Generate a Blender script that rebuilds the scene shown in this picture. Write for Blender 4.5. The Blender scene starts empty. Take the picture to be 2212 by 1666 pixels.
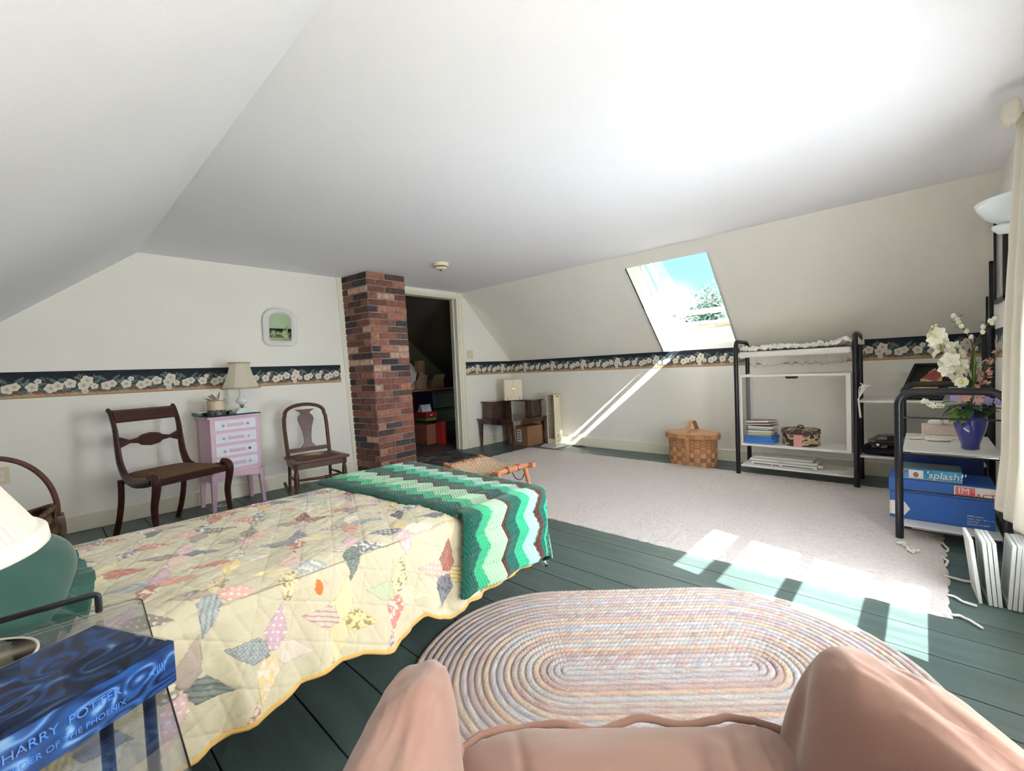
import bpy, bmesh, math, random
import numpy as np
from math import sin, cos, pi, radians, atan2, hypot
from mathutils import Vector, Matrix, noise
random.seed(7)
SC = bpy.context.scene
COL = SC.collection

# ------------------------------------------------------------------ camera
CH = 1.05
def _axes(y, p, r):
    y, p, r = radians(y), radians(p), radians(r)
    F = Vector((sin(y)*cos(p), cos(y)*cos(p), -sin(p)))
    R = Vector((cos(y), -sin(y), 0)); U = R.cross(F)
    return cos(r)*R+sin(r)*U, -sin(r)*R+cos(r)*U, F
R_, U_, F_ = _axes(47.0617, 2.0655, -2.4669)
cam_data = bpy.data.cameras.new('camera')
cam = bpy.data.objects.new('camera', cam_data); COL.objects.link(cam)
cam_data.sensor_fit = 'HORIZONTAL'; cam_data.sensor_width = 36.0
cam_data.lens = 956.83*36.0/2212.0; cam_data.clip_start = 0.02
m = Matrix((R_, U_, -F_)).transposed().to_4x4(); m.translation = (0, 0, CH)
cam.matrix_world = m
SC.camera = cam
# ------------------------------------------------------------------ colour management
vs = SC.view_settings
vs.view_transform = 'Standard'; vs.look = 'None'; vs.gamma = 1.0; vs.use_curve_mapping = False
vs.exposure = 1.4
SC.cycles.max_bounces = 14; SC.cycles.diffuse_bounces = 7
SC.cycles.sample_clamp_indirect = 8.0
# ------------------------------------------------------------------ world, sun, daylight
W = bpy.data.worlds.new('sky'); SC.world = W; W.use_nodes = True
def world():
    nt = W.node_tree; N = nt.nodes; L = nt.links; N.clear()
    out = N.new('ShaderNodeOutputWorld'); bg = N.new('ShaderNodeBackground'); L.new(bg.outputs[0], out.inputs[0])
    tc = N.new('ShaderNodeTexCoord'); sep = N.new('ShaderNodeSeparateXYZ'); L.new(tc.outputs['Generated'], sep.inputs[0])
    rmp = N.new('ShaderNodeValToRGB'); L.new(sep.outputs['Z'], rmp.inputs[0])
    e = rmp.color_ramp.elements
    e[0].position = 0.0; e[0].color = (.62, .80, .86, 1)
    e[1].position = .75; e[1].color = (.16, .36, .62, 1)
    k = e.new(.18); k.color = (.40, .74, .84, 1)
    k = e.new(.38); k.color = (.32, .66, .80, 1)
    # one soft cumulus low in the north-east and a few wisps
    nz = N.new('ShaderNodeTexNoise'); nz.inputs['Scale'].default_value = 14; nz.inputs['Detail'].default_value = 6; L.new(tc.outputs['Generated'], nz.inputs[0])
    ds = N.new('ShaderNodeVectorMath'); ds.operation = 'DISTANCE'; L.new(tc.outputs['Generated'], ds.inputs[0]); ds.inputs[1].default_value = Vector((21.5, 8.75, 2.75)).normalized()
    ad = N.new('ShaderNodeMath'); ad.operation = 'MULTIPLY_ADD'; L.new(nz.outputs[0], ad.inputs[0]); ad.inputs[1].default_value = .07; L.new(ds.outputs['Value'], ad.inputs[2])
    cr = N.new('ShaderNodeValToRGB'); L.new(ad.outputs[0], cr.inputs[0])
    cr.color_ramp.elements[0].position = .062; cr.color_ramp.elements[0].color = (1, 1, 1, 1); cr.color_ramp.elements[1].position = .092; cr.color_ramp.elements[1].color = (0, 0, 0, 1)
    mx = N.new('ShaderNodeMix'); mx.data_type = 'RGBA'
    L.new(cr.outputs[0], mx.inputs[0]); L.new(rmp.outputs[0], mx.inputs[6]); mx.inputs[7].default_value = (.86, .86, .88, 1)
    L.new(mx.outputs[2], bg.inputs[0]); bg.inputs[1].default_value = 0.58
world()
sun_d = bpy.data.lights.new('sun', 'SUN'); sun = bpy.data.objects.new('sun', sun_d); COL.objects.link(sun)
sun_d.energy = 27.0; sun_d.angle = radians(.45); sun_d.color = (1, .98, .95)
sun.rotation_euler = Vector((.2, 1, -1)).to_track_quat('-Z', 'Y').to_euler()
def area(name, loc, d, sx, sy, e, col):
    a = bpy.data.lights.new(name, 'AREA'); o = bpy.data.objects.new(name, a); COL.objects.link(o)
    a.shape = 'RECTANGLE'; a.size = sx; a.size_y = sy; a.energy = e; a.color = col
    o.location = loc; o.rotation_euler = Vector(d).to_track_quat('-Z', 'Y').to_euler(); return o
# lamps standing in for daylight: back-wall window, and an added unseen side window
area('daylight_window', (2.22, -.50, .97), (0, 1, .08), .64, 1.2, 33, (.86, .93, 1))
area('added_daylight_fill', (.62, -.50, 1.20), (0, 1, .1), .85, 1.0, 14, (.96, .97, 1))  # added fill lamp, evens out the room from behind the camera
#area('daylight_skylight', (4.95, 1.78, 2.0), (-1, 0, -1), .74, .8, 14, (.85, .95, 1))

# ------------------------------------------------------------------ helpers
def S(r, g, b, a=1):
    f = lambda c: (c/255/12.92) if c/255 <= .04045 else ((c/255+.055)/1.055)**2.4
    return (f(r), f(g), f(b), a)
def lin(c): return np.array(S(*c)[:3])
class MB:
    def __init__(s): s.v = []; s.f = []; s.m = []
    def add(s, vs, fs, mi=0):
        n = len(s.v); s.v += [tuple(map(float, p)) for p in vs]
        for f in fs: s.f.append(tuple(i+n for i in f)); s.m.append(mi)
        return s
    def box(s, x0, y0, z0, x1, y1, z1, mi=0, M=None):
        vs = [Vector((x, y, z)) for z in (z0, z1) for x, y in ((x0, y0), (x1, y0), (x1, y1), (x0, y1))]
        if M: vs = [M @ p for p in vs]
        return s.add(vs, [(3, 2, 1, 0), (4, 5, 6, 7), (0, 1, 5, 4), (1, 2, 6, 5), (2, 3, 7, 6), (3, 0, 4, 7)], mi)
    def hexa(s, b, t, mi=0):
        return s.add(list(b)+list(t), [(3, 2, 1, 0), (4, 5, 6, 7), (0, 1, 5, 4), (1, 2, 6, 5), (2, 3, 7, 6), (3, 0, 4, 7)], mi)
    def tube(s, pts, r, n=10, closed=False, mi=0, sq=1.0, up=None):
        pts = [Vector(p) for p in pts]; k = len(pts); rs = r if isinstance(r, (list, tuple)) else [r]*k
        rings = []; prev = None
        for i, p in enumerate(pts):
            if closed: t = pts[(i+1) % k]-pts[i-1]
            else: t = pts[min(i+1, k-1)]-pts[max(i-1, 0)]
            t.normalize()
            if prev is None:
                a = Vector(up) if up else (Vector((0, 0, 1)) if abs(t.z) < .9 else Vector((1, 0, 0)))
                a = (a-t*a.dot(t)).normalized()
            else: a = (prev-t*prev.dot(t)).normalized()
            prev = a; b = t.cross(a)
            rings.append([p+a*(cos(2*pi*j/n)*rs[i]*sq)+b*(sin(2*pi*j/n)*rs[i]) for j in range(n)])
        vs = [q for rg in rings for q in rg]; fs = []
        for i in range(k if closed else k-1):
            i2 = (i+1) % k
            for j in range(n):
                j2 = (j+1) % n; fs.append((i*n+j, i*n+j2, i2*n+j2, i2*n+j))
        if not closed: fs += [tuple(range(n))[::-1], tuple((k-1)*n+j for j in range(n))]
        return s.add(vs, fs, mi)
    def lathe(s, prof, n=28, c=(0, 0, 0), sx=1, sy=1, mi=0, ph=0, a1=2*pi):
        vs = []; fs = []; k = len(prof)
        for r, z in prof:
            for j in range(n):
                t = ph+a1*j/n; vs.append((c[0]+r*sx*cos(t), c[1]+r*sy*sin(t), c[2]+z))
        for i in range(k-1):
            for j in range(n):
                j2 = (j+1) % n; fs.append((i*n+j, i*n+j2, (i+1)*n+j2, (i+1)*n+j))
        if prof[0][0] > 1e-5: fs.append(tuple(range(n))[::-1])
        if prof[-1][0] > 1e-5: fs.append(tuple((k-1)*n+j for j in range(n)))
        return s.add(vs, fs, mi)
    def prism(s, out, a, b, ax='y', mi=0, M=None):
        """outline in the two other axes, extruded from a to b along ax"""
        def P(u, v, w):
            p = {'y': (u, w, v), 'z': (u, v, w), 'x': (w, u, v)}[ax]; p = Vector(p)
            return M @ p if M else p
        n = len(out); vs = [P(u, v, a) for u, v in out]+[P(u, v, b) for u, v in out]
        fs = [tuple(range(n))[::-1], tuple(range(n, 2*n))]+[(i, (i+1) % n, n+(i+1) % n, n+i) for i in range(n)]
        return s.add(vs, fs, mi)
    def ball(s, c, r, n=10, mi=0, sx=1, sy=1, sz=1):
        pr = [(max(1e-6, r*sin(pi*i/n)), -r*cos(pi*i/n)*sz) for i in range(n+1)]
        return s.lathe(pr, 2*n-4, c, sx, sy, mi)
    def blade(s, p, d, ln, w, up=(0, 0, 1), cup=.0, mi=0, n=5):
        """a leaf or petal: a thin curved lens from p along d"""
        p = Vector(p); d = Vector(d).normalized(); sd = d.cross(Vector(up))
        if sd.length < 1e-3: sd = d.cross(Vector((1, 0, 0)))
        sd.normalize(); nn = sd.cross(d); vs = []; fs = []
        for i in range(n+1):
            t = i/n; ww = w*sin(pi*min(.97, t*.9+.06))**.8; c = p+d*(ln*t)+nn*(-cup*ln*t*t)
            vs += [c-sd*ww/2, c+nn*(-.12*ww), c+sd*ww/2]
        for i in range(n):
            for j in (0, 1): fs.append((i*3+j, i*3+j+1, i*3+j+4, i*3+j+3))
        return s.add(vs, fs, mi)
    def build(s, name, mats, parent=None, smooth=False, bev=0, solid=0, col=None, sub=0, seg=2):
        me = bpy.data.meshes.new(name); me.from_pydata(s.v, [], s.f)
        for q in (mats if isinstance(mats, (list, tuple)) else [mats]): me.materials.append(q)
        me.polygons.foreach_set('material_index', s.m)
        if col is not None:
            at = me.color_attributes.new('Col', 'FLOAT_COLOR', 'POINT')
            c = np.ones((len(s.v), 4), np.float32); c[:, :3] = col; at.data.foreach_set('color', c.ravel())
        bm = bmesh.new(); bm.from_mesh(me); bmesh.ops.recalc_face_normals(bm, faces=bm.faces); bm.to_mesh(me); bm.free()
        if smooth: me.polygons.foreach_set('use_smooth', [True]*len(me.polygons))
        o = bpy.data.objects.new(name, me); COL.objects.link(o)
        fin(o, parent, bev, solid, sub, seg)
        if smooth == 'auto':
            bpy_auto(o)
        return o
def bpy_auto(o, ang=35):
    me = o.data; bm = bmesh.new(); bm.from_mesh(me)
    for e in bm.edges:
        e.smooth = not (len(e.link_faces) == 2 and e.calc_face_angle(0) > radians(ang))
    bm.to_mesh(me); bm.free()
def fin(o, parent, bev=0, solid=0, sub=0, seg=2):
    if parent is not None: o.parent = parent
    if solid:
        md = o.modifiers.new('thickness', 'SOLIDIFY'); md.thickness = solid; md.offset = 0
    if bev:
        md = o.modifiers.new('bevel', 'BEVEL'); md.width = bev; md.segments = seg; md.limit_method = 'ANGLE'; md.angle_limit = radians(40)
    if sub:
        md = o.modifiers.new('subdivision', 'SUBSURF'); md.levels = sub; md.render_levels = sub
def sheet(name, P, mat, parent=None, C=None, solid=0, closed_u=False, smooth=True, loc=None):
    nu, nv = P.shape[:2]; me = bpy.data.meshes.new(name)
    if loc is not None: P = P-np.array(loc)
    idx = np.arange(nu*nv).reshape(nu, nv)
    if closed_u: idx = np.vstack([idx, idx[:1]])
    q = np.stack([idx[:-1, :-1], idx[1:, :-1], idx[1:, 1:], idx[:-1, 1:]], -1).reshape(-1, 4)
    me.vertices.add(nu*nv); me.vertices.foreach_set('co', P.reshape(-1, 3).astype(np.float32).ravel())
    me.loops.add(q.size); me.loops.foreach_set('vertex_index', q.ravel().astype(np.int32))
    me.polygons.add(len(q)); me.polygons.foreach_set('loop_start', np.arange(0, q.size, 4, dtype=np.int32))
    me.polygons.foreach_set('use_smooth', [smooth]*len(q))
    me.update(calc_edges=True); me.validate()
    if C is not None:
        at = me.color_attributes.new('Col', 'FLOAT_COLOR', 'POINT')
        c = np.ones((nu*nv, 4), np.float32); c[:, :3] = C.reshape(-1, 3); at.data.foreach_set('color', c.ravel())
    me.materials.append(mat)
    o = bpy.data.objects.new(name, me); COL.objects.link(o); fin(o, parent, 0, solid)
    if loc is not None: o.location = loc
    return o
def tag(o, label=None, cat=None, group=None, kind=None):
    if label: o['label'] = label
    if cat: o['category'] = cat
    if group: o['group'] = group
    if kind: o['kind'] = kind
    return o
def T(name, label, cat, loc=(0, 0, 0), rz=0, group=None):
    o = bpy.data.objects.new(name, None); COL.objects.link(o); o.empty_display_size = .1
    o.location = loc; o.rotation_euler = (0, 0, radians(rz)); return tag(o, label, cat, group)
def ST(o): o['kind'] = 'structure'; return o
def rr(w, h, r, n=6, cx=0, cy=0):
    """rounded rectangle outline"""
    out = []
    for sx, sy, a in ((1, 1, 0), (-1, 1, 90), (-1, -1, 180), (1, -1, 270)):
        for i in range(n+1):
            t = radians(a+90*i/n); out.append((cx+sx*(w/2-r)+r*cos(t), cy+sy*(h/2-r)+r*sin(t)))
    return out
def bez(p0, p1, p2, p3, n=12):
    p0, p1, p2, p3 = map(Vector, (p0, p1, p2, p3))
    return [p0*(1-t)**3+p1*3*t*(1-t)**2+p2*3*t*t*(1-t)+p3*t**3 for t in (i/n for i in range(n+1))]
def cat(pts, n=6):
    """Catmull-Rom through points"""
    P = [Vector(p) for p in pts]; P = [P[0]*2-P[1]]+P+[P[-1]*2-P[-2]]; out = []
    for i in range(1, len(P)-2):
        for k in range(n):
            t = k/n; a, b, c, d = P[i-1:i+3]
            out.append(.5*((2*b)+(c-a)*t+(2*a-5*b+4*c-d)*t*t+(3*b-a-3*c+d)*t**3))
    out.append(P[-2]); return out
def text(name, body, size, mat, parent, M, ext=.0008, align='LEFT', bold=0, shear=0):
    cu = bpy.data.curves.new(name, 'FONT'); cu.body = body; cu.size = size; cu.extrude = ext; cu.align_x = align
    cu.offset = bold; cu.shear = shear
    tmp = bpy.data.objects.new(name, cu); COL.objects.link(tmp); bpy.context.view_layer.update()
    me = bpy.data.meshes.new_from_object(tmp.evaluated_get(bpy.context.evaluated_depsgraph_get()))
    COL.objects.unlink(tmp); bpy.data.objects.remove(tmp)
    me.materials.clear(); me.materials.append(mat); me.name = name
    o = bpy.data.objects.new(name, me); COL.objects.link(o); o.parent = parent; o.matrix_local = M; return o
def frame_m(o, ex, ey):
    ex = Vector(ex).normalized(); ey = Vector(ey).normalized(); ez = ex.cross(ey)
    M = Matrix((ex, ey, ez)).transposed().to_4x4(); M.translation = o; return M
def mat(name, col, rough=.55, metal=0, var=0, vs_=8, bump=0, bs=60, vcol=None, attr=False, spec=.5, trans=0, ior=1.45,
        emit=None, sheen=0, stretch=None, alpha=1, coat=0, detail=4):
    M = bpy.data.materials.new(name); M.use_nodes = True; nt = M.node_tree; N = nt.nodes; L = nt.links
    b = N['Principled BSDF']
    b.inputs['Base Color'].default_value = S(*col) if max(col) > 1 else (*col, 1)
    b.inputs['Roughness'].default_value = rough; b.inputs['Metallic'].default_value = metal
    b.inputs['Specular IOR Level'].default_value = spec; b.inputs['IOR'].default_value = ior
    b.inputs['Transmission Weight'].default_value = trans; b.inputs['Alpha'].default_value = alpha
    b.inputs['Coat Weight'].default_value = coat
    if sheen: b.inputs['Sheen Weight'].default_value = sheen
    if emit: b.inputs['Emission Color'].default_value = S(*emit[0]); b.inputs['Emission Strength'].default_value = emit[1]
    tc = N.new('ShaderNodeTexCoord'); src = tc.outputs['Object']
    if stretch:
        mp = N.new('ShaderNodeMapping'); mp.inputs['Scale'].default_value = stretch; L.new(src, mp.inputs[0]); src = mp.outputs[0]
    base = None
    if attr:
        at = N.new('ShaderNodeAttribute'); at.attribute_name = 'Col'; base = at.outputs['Color']; L.new(base, b.inputs['Base Color'])
    if var:
        nz = N.new('ShaderNodeTexNoise'); nz.inputs['Scale'].default_value = vs_; nz.inputs['Detail'].default_value = detail; L.new(src, nz.inputs[0])
        mx = N.new('ShaderNodeMix'); mx.data_type = 'RGBA'; mx.inputs[0].default_value = 1; mx.blend_type = 'MIX'
        rm = N.new('ShaderNodeMapRange'); L.new(nz.outputs[0], rm.inputs[0]); rm.inputs[1].default_value = .35; rm.inputs[2].default_value = .65
        L.new(rm.outputs[0], mx.inputs[0])
        if attr and not vcol:
            k = N.new('ShaderNodeMix'); k.data_type = 'RGBA'; k.blend_type = 'MULTIPLY'; k.inputs[0].default_value = 1
            L.new(base, k.inputs[6]); k.inputs[7].default_value = (1-var, 1-var, 1-var, 1); L.new(base, mx.inputs[6]); L.new(k.outputs[2], mx.inputs[7])
        else:
            c = S(*col) if max(col) > 1 else (*col, 1)
            mx.inputs[6].default_value = c
            mx.inputs[7].default_value = S(*vcol) if vcol else (c[0]*(1-var), c[1]*(1-var), c[2]*(1-var), 1)
        L.new(mx.outputs[2], b.inputs['Base Color'])
    if bump:
        nz = N.new('ShaderNodeTexNoise'); nz.inputs['Scale'].default_value = bs; nz.inputs['Detail'].default_value = 5; L.new(src, nz.inputs[0])
        bp = N.new('ShaderNodeBump'); bp.inputs['Strength'].default_value = 1; bp.inputs['Distance'].default_value = bump
        L.new(nz.outputs[0], bp.inputs['Height']); L.new(bp.outputs[0], b.inputs['Normal'])
    return M
def glassy(name, col, k=.9, rough=.02, vis=.12):
    """clear pane: mostly transparent with a glossy reflection"""
    M = bpy.data.materials.new(name); M.use_nodes = True; nt = M.node_tree; N = nt.nodes; L = nt.links; N.clear()
    out = N.new('ShaderNodeOutputMaterial'); tr = N.new('ShaderNodeBsdfTransparent'); gl = N.new('ShaderNodeBsdfGlossy')
    tr.inputs[0].default_value = (*col, 1); gl.inputs['Roughness'].default_value = rough
    fr = N.new('ShaderNodeFresnel'); fr.inputs[0].default_value = 1.45
    mt = N.new('ShaderNodeMath'); mt.operation = 'MULTIPLY'; mt.inputs[1].default_value = k; L.new(fr.outputs[0], mt.inputs[0])
    mx = N.new('ShaderNodeMixShader'); L.new(mt.outputs[0], mx.inputs[0]); L.new(tr.outputs[0], mx.inputs[1]); L.new(gl.outputs[0], mx.inputs[2])
    L.new(mx.outputs[0], out.inputs[0]); return M

# ------------------------------------------------------------------ materials
m_wall = mat('wall paint', (243, 240, 231), .75, bump=.0006, bs=300, var=.02, vs_=3)
m_ceil = mat('ceiling paint', (241, 241, 246), .8, bump=.0008, bs=250)
m_trim = mat('cream trim paint', (238, 234, 214), .45)
m_out = mat('outside roof', (120, 110, 100), .9)
m_floor = mat('dark green floor paint', (84, 103, 99), .42, var=.3, vs_=2.2, bump=.0012, bs=35, stretch=(6, .8, 1), spec=.9)
m_gap = mat('floor gap', (14, 16, 16), .9)
m_white = mat('white enamel', (236, 233, 226), .35)
m_black = mat('black metal tube', (27, 27, 33), .28, spec=.6)
m_mahog = mat('mahogany', (74, 38, 30), .3, var=.45, vs_=14, stretch=(1, 1, 6), spec=.5)
m_oak = mat('brown chair wood', (96, 58, 38), .35, var=.35, vs_=16, stretch=(1, 1, 5))
m_dkwood = mat('dark table wood', (62, 42, 36), .16, var=.5, vs_=10, vcol=(90, 62, 50), spec=.6, coat=.4)
m_seat = mat('brown seat cloth', (112, 84, 56), .9, bump=.0006, bs=900, var=.15, vs_=300)
m_pink = mat('pink paint', (226, 190, 208), .5, var=.06, vs_=6)
m_pinkd = mat('pale drawer paint', (228, 232, 240), .5)
m_honey = mat('honey turned wood', (206, 138, 96), .3, var=.25, vs_=20)
m_rattan = mat('woven rush', (226, 190, 150), .8, var=.5, vs_=60, vcol=(176, 128, 88), bump=.004, bs=90)
m_wick = mat('wicker splint', (186, 138, 98), .7, attr=True, bump=.0005, bs=200)
m_brass = mat('brass', (190, 150, 80), .3, metal=1)
m_chrome = mat('chrome', (200, 200, 200), .2, metal=1)
m_green = mat('green satin', (42, 88, 78), .6, sheen=.3, bump=.0004, bs=500)
m_attr = mat('printed paper', (200, 200, 200), .75, attr=True)
m_quilt = mat('patchwork cotton', (220, 210, 180), .9, attr=True, bump=.0016, bs=70, sheen=.2)
m_yarn = mat('crochet yarn', (60, 160, 120), .95, attr=True, bump=.0012, bs=500, sheen=.3)
m_braid = mat('braided wool', (200, 190, 180), .95, attr=True, bump=.0012, bs=260)
m_cotton = mat('white cotton rug', (210, 200, 194), .95, attr=True, bump=.004, bs=240)
m_sofa = mat('dusty pink cotton velvet', (142, 108, 95), .85, bump=.0004, bs=900, sheen=.35, var=.05, vs_=5)
m_curtain = mat('cream curtain cotton', (238, 234, 222), .9, bump=.0005, bs=700)
m_cream = mat('cream enamel', (226, 214, 184), .4)
m_milk = mat('milk glass', (228, 236, 238), .2, spec=.6)
m_mirror = mat('mirror glass', (198, 226, 196), .02, metal=1)
m_glass = glassy('clear glass', (.985, .99, .99), .5)
m_sglass = glassy('skylight glass', (.95, .97, .98), .04)
m_blackp = mat('black plastic', (22, 22, 24), .4)
m_card = mat('brown cardboard', (150, 112, 78), .8, var=.1, vs_=10)
m_shade = mat('pleated ivory shade', (240, 234, 226), .8)
m_linen = mat('white linen', (236, 232, 222), .9, bump=.001, bs=250)
m_leaf = mat('leaf green', (116, 158, 66), .6, var=.3, vs_=30)
m_dleaf = mat('dark leaf green', (62, 92, 52), .6, var=.3, vs_=30)
m_petal = mat('white petal', (240, 238, 218), .7)
m_ypetal = mat('yellow bud', (226, 218, 120), .7)
m_ppetal = mat('pink blossom', (226, 176, 160), .7)
m_lpetal = mat('lilac blossom', (176, 166, 214), .7)
m_twig = mat('brown twig', (108, 84, 66), .8)
m_cobalt = mat('cobalt glaze', (30, 38, 130), .08, spec=.8, coat=.6)
m_blue = mat('blue printed card', (44, 92, 170), .5)
m_dblue = mat('dark blue card', (30, 52, 110), .5)

# ================================================================== THE ROOM
XR, XL, YG, YB = 4.884, -.60, 4.558, -.35
ZC, ZK = 2.105, 1.178
XC, XCL = 3.955, .610
ZKL = 1.178
XKL = XL
# left slope runs from (XCL, ZC) down through the wall at about 38 degrees
SLP = (ZC-1.516)/(XCL+.137)
ZKL = ZC-SLP*(XCL-XL)
def shell():
    # floor: boards along y with real gaps
    b = MB(); xs = [XL, -.40, -.16, .05, .285, .53, .72, .91, 1.16, 1.36, 1.55, 1.73, 1.865, 2.06, 2.25, 2.412]
    while xs[-1] < XR: xs.append(min(XR, xs[-1]+random.choice([.17, .19, .2, .215])))
    for a, c in zip(xs, xs[1:]): b.box(a+.002, YB, -.02, c-.003, YG+.12, 0)
    # end joints
    b.box(XL, YB, -.05, XR, YG+.12, -.02, 1)
    ST(b.build('floor', [m_floor, m_gap], bev=.0015))
    # ceiling
    b = MB(); b.box(XCL, YB-.1, ZC, XC, YG+.12, ZC+.03); ST(b.build('ceiling', m_ceil))
    # left slope
    b = MB(); n = Vector((-SLP, 0, 1)).normalized()*.03
    q = [Vector((XL, YB-.1, ZKL)), Vector((XCL, YB-.1, ZC)), Vector((XCL, YG+.12, ZC)), Vector((XL, YG+.12, ZKL))]
    b.hexa(q, [p+n for p in q]); ST(b.build('ceiling_left_slope', m_ceil))
    b = MB(); b.box(XL-.05, YB-.1, -.05, XL, YG+.12, ZKL+.03); ST(b.build('wall_left', m_wall))
    # right knee wall
    b = MB(); b.box(XR, YB-.1, -.05, XR+.03, YG+.12, ZK-.0); ST(b.build('wall_right', m_wall))
    # right slope with skylight hole
    sy0, sy1 = 1.385, 2.172; sx0, sx1 = 4.056, 4.884
    zz = lambda x: ZC-(x-XC)*(ZC-ZK)/(XR-XC)
    b = MB(); n = Vector((1, 0, 1)).normalized()*.02
    def pane(xa, xb, ya, yb):
        q = [Vector((xa, ya, zz(xa))), Vector((xb, ya, zz(xb))), Vector((xb, yb, zz(xb))), Vector((xa, yb, zz(xa)))]
        b.hexa(q, [p+n for p in q])
    pane(XC, XR, YB-.1, sy0); pane(XC, XR, sy1, YG+.12); pane(XC, sx0, sy0, sy1)
    ST(b.build('ceiling_right_slope', m_wall))
    # skylight shaft
    OX0, OX1 = 4.245, 5.02; oz = lambda x: 6.447-x
    b = MB(); t = .02
    for y, s in ((sy0, -1), (sy1, 1)):
        b.prism([(sx0, zz(sx0)), (OX0, oz(OX0)), (OX1, oz(OX1)), (4.905, 1.236), (4.884, ZK)], y, y+s*t, 'y')
    b.hexa([(sx0, sy0, zz(sx0)), (OX0, sy0, oz(OX0)), (OX0, sy1, oz(OX0)), (sx0, sy1, zz(sx0))],
           [(sx0, sy0, zz(sx0)+t), (OX0, sy0, oz(OX0)+t), (OX0, sy1, oz(OX0)+t), (sx0, sy1, zz(sx0)+t)])
    b.hexa([(4.905, sy0, 1.236), (OX1, sy0, oz(OX1)), (OX1, sy1, oz(OX1)), (4.905, sy1, 1.236)],
           [(4.925, sy0, 1.236), (OX1+t, sy0, oz(OX1)), (OX1+t, sy1, oz(OX1)), (4.925, sy1, 1.236)])
    b.hexa([(4.884, sy0, ZK), (4.905, sy0, 1.236), (4.905, sy1, 1.236), (4.884, sy1, ZK)],
           [(4.914, sy0, ZK), (4.925, sy0, 1.236), (4.925, sy1, 1.236), (4.914, sy1, ZK)])
    ST(b.build('trim_1', m_white))
    # outer roof
    b = MB(); n = Vector((1, 0, 1)).normalized()*.03
    def rp(xa, xb, ya, yb):
        q = [Vector((xa, ya, oz(xa))), Vector((xb, ya, oz(xb))), Vector((xb, yb, oz(xb))), Vector((xa, yb, oz(xa)))]
        b.hexa(q, [p+n for p in q])
    rp(3.2, 6.2, YB-.5, sy0); rp(3.2, 6.2, sy1, 7); rp(3.2, OX0, sy0, sy1); rp(OX1, 6.2, sy0, sy1)
    b.hexa([(-1.4, YB-.5, 1.0), (-.2, YB-.5, 2.15), (-.2, 7, 2.15), (-1.4, 7, 1.0)], [(-1.4, YB-.5, 1.05), (-.2, YB-.5, 2.6), (-.2, 7, 2.6), (-1.4, 7, 1.05)])
    b.box(-.4, YB-.5, 2.6, 3.9, 7, 2.66)
    ST(b.build('roof', m_out))
    # skylight window: fixed frame, sash hung at the top and slightly open
    e1 = Vector((1, 0, -1)).normalized(); nn = Vector((1, 0, 1)).normalized()
    O = Vector((OX0, (sy0+sy1)/2, oz(OX0))); ln = (OX1-OX0)*math.sqrt(2); hw = (sy1-sy0)/2
    root = T('window_1', None, None); ST(root)
    root.matrix_world = frame_m(O, (0, 1, 0), e1)      # x = width, y = down the slope, z = inward? 
    ez = root.matrix_world.to_3x3() @ Vector((0, 0, 1)); sgn = 1 if ez.dot(nn) > 0 else -1
    b = MB(); w = .035
    b.box(-hw, 0, 0, -hw+w, ln, sgn*.04); b.box(hw-w, 0, 0, hw, ln, sgn*.04); b.box(-hw, 0, 0, hw, w, sgn*.04); b.box(-hw, ln-w*1.5, -sgn*.012, hw, ln, sgn*.04)
    b.build('window_frame', m_trim, root, bev=.003)
    sash = MB(); tilt = radians(7.0)
    Rm = Matrix.Translation((0, .03, sgn*.03)) @ Matrix.Rotation(tilt*sgn, 4, 'X')
    A, Bq = hw-.045, ln-.075
    for q in ((-A, 0, -A+.045, Bq), (A-.045, 0, A, Bq), (-A, 0, A, .045), (-A, Bq-.05, A, Bq)):
        sash.box(q[0], q[1], 0, q[2], q[3], sgn*.035, 0, Rm)
    so = sash.build('sash', mat('white sash paint', (196, 192, 196), .4), root, bev=.003)
    b = MB(); b.box(-A+.04, .04, sgn*.015, A-.04, Bq-.045, sgn*.019, 0, Rm); b.build('pane', m_sglass, so)
    b = MB(); b.box(-.02-.13, ln-.035, -sgn*.03, -.02+.13, ln-.012, -sgn*.012); b.tube([(0, ln-.02, -sgn*.03), (.05, ln-.06, -sgn*.09), (.0, ln-.01, -sgn*.10)], .006, 8)
    b.box(-.17, ln-.045, -sgn*.012, .12, ln-.02, sgn*.03)
    b.build('window_handle', m_cream, root)
    # gable wall with door opening
    b = MB(); dx0, dx1, dz = 3.05, 3.885, 2.035
    top = lambda x: ZC if XCL <= x <= XC else (ZC-SLP*(XCL-x) if x < XCL else zz(x))
    b.prism([(XL, -.05), (dx0, -.05), (dx0, ZC+.03), (XCL, ZC+.03), (XL, ZKL+.03)], YG, YG+.12, 'y')
    b.prism([(dx1, -.05), (XR+.03, -.05), (XR+.03, ZK), (XC, ZC+.02), (dx1, ZC+.03)], YG, YG+.12, 'y')
    b.box(dx0, YG, dz, dx1, YG+.12, ZC+.03)
    ST(b.build('wall_far', m_wall))
    # back wall with the sun window opening and one added for fill light
    b = MB(); Y0, Y1 = YB-.10, YB
    def slab(xa, xb, za, zb): b.box(xa, Y0, za, xb, Y1, zb)
    wx0, wx1, wz0, wz1 = 1.89, 2.565, .345, 1.56
    vx0, vx1, vz0, vz1 = .20, 1.05, .70, 1.70
    slab(XL, vx0, -.05, ZC+.03); slab(vx0, vx1, -.05, vz0); slab(vx0, vx1, vz1, ZC+.03); slab(vx1, wx0, -.05, ZC+.03)
    slab(wx0, wx1, -.05, wz0); slab(wx0, wx1, wz1, ZC+.03); slab(wx1, XR+.03, -.05, ZC+.03)
    ST(b.build('wall_back', m_wall))
    # window 2 (throws the sun on the floor)
    root = ST(T('window_2', None, None)); b = MB(); yw = YB-.06
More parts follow.
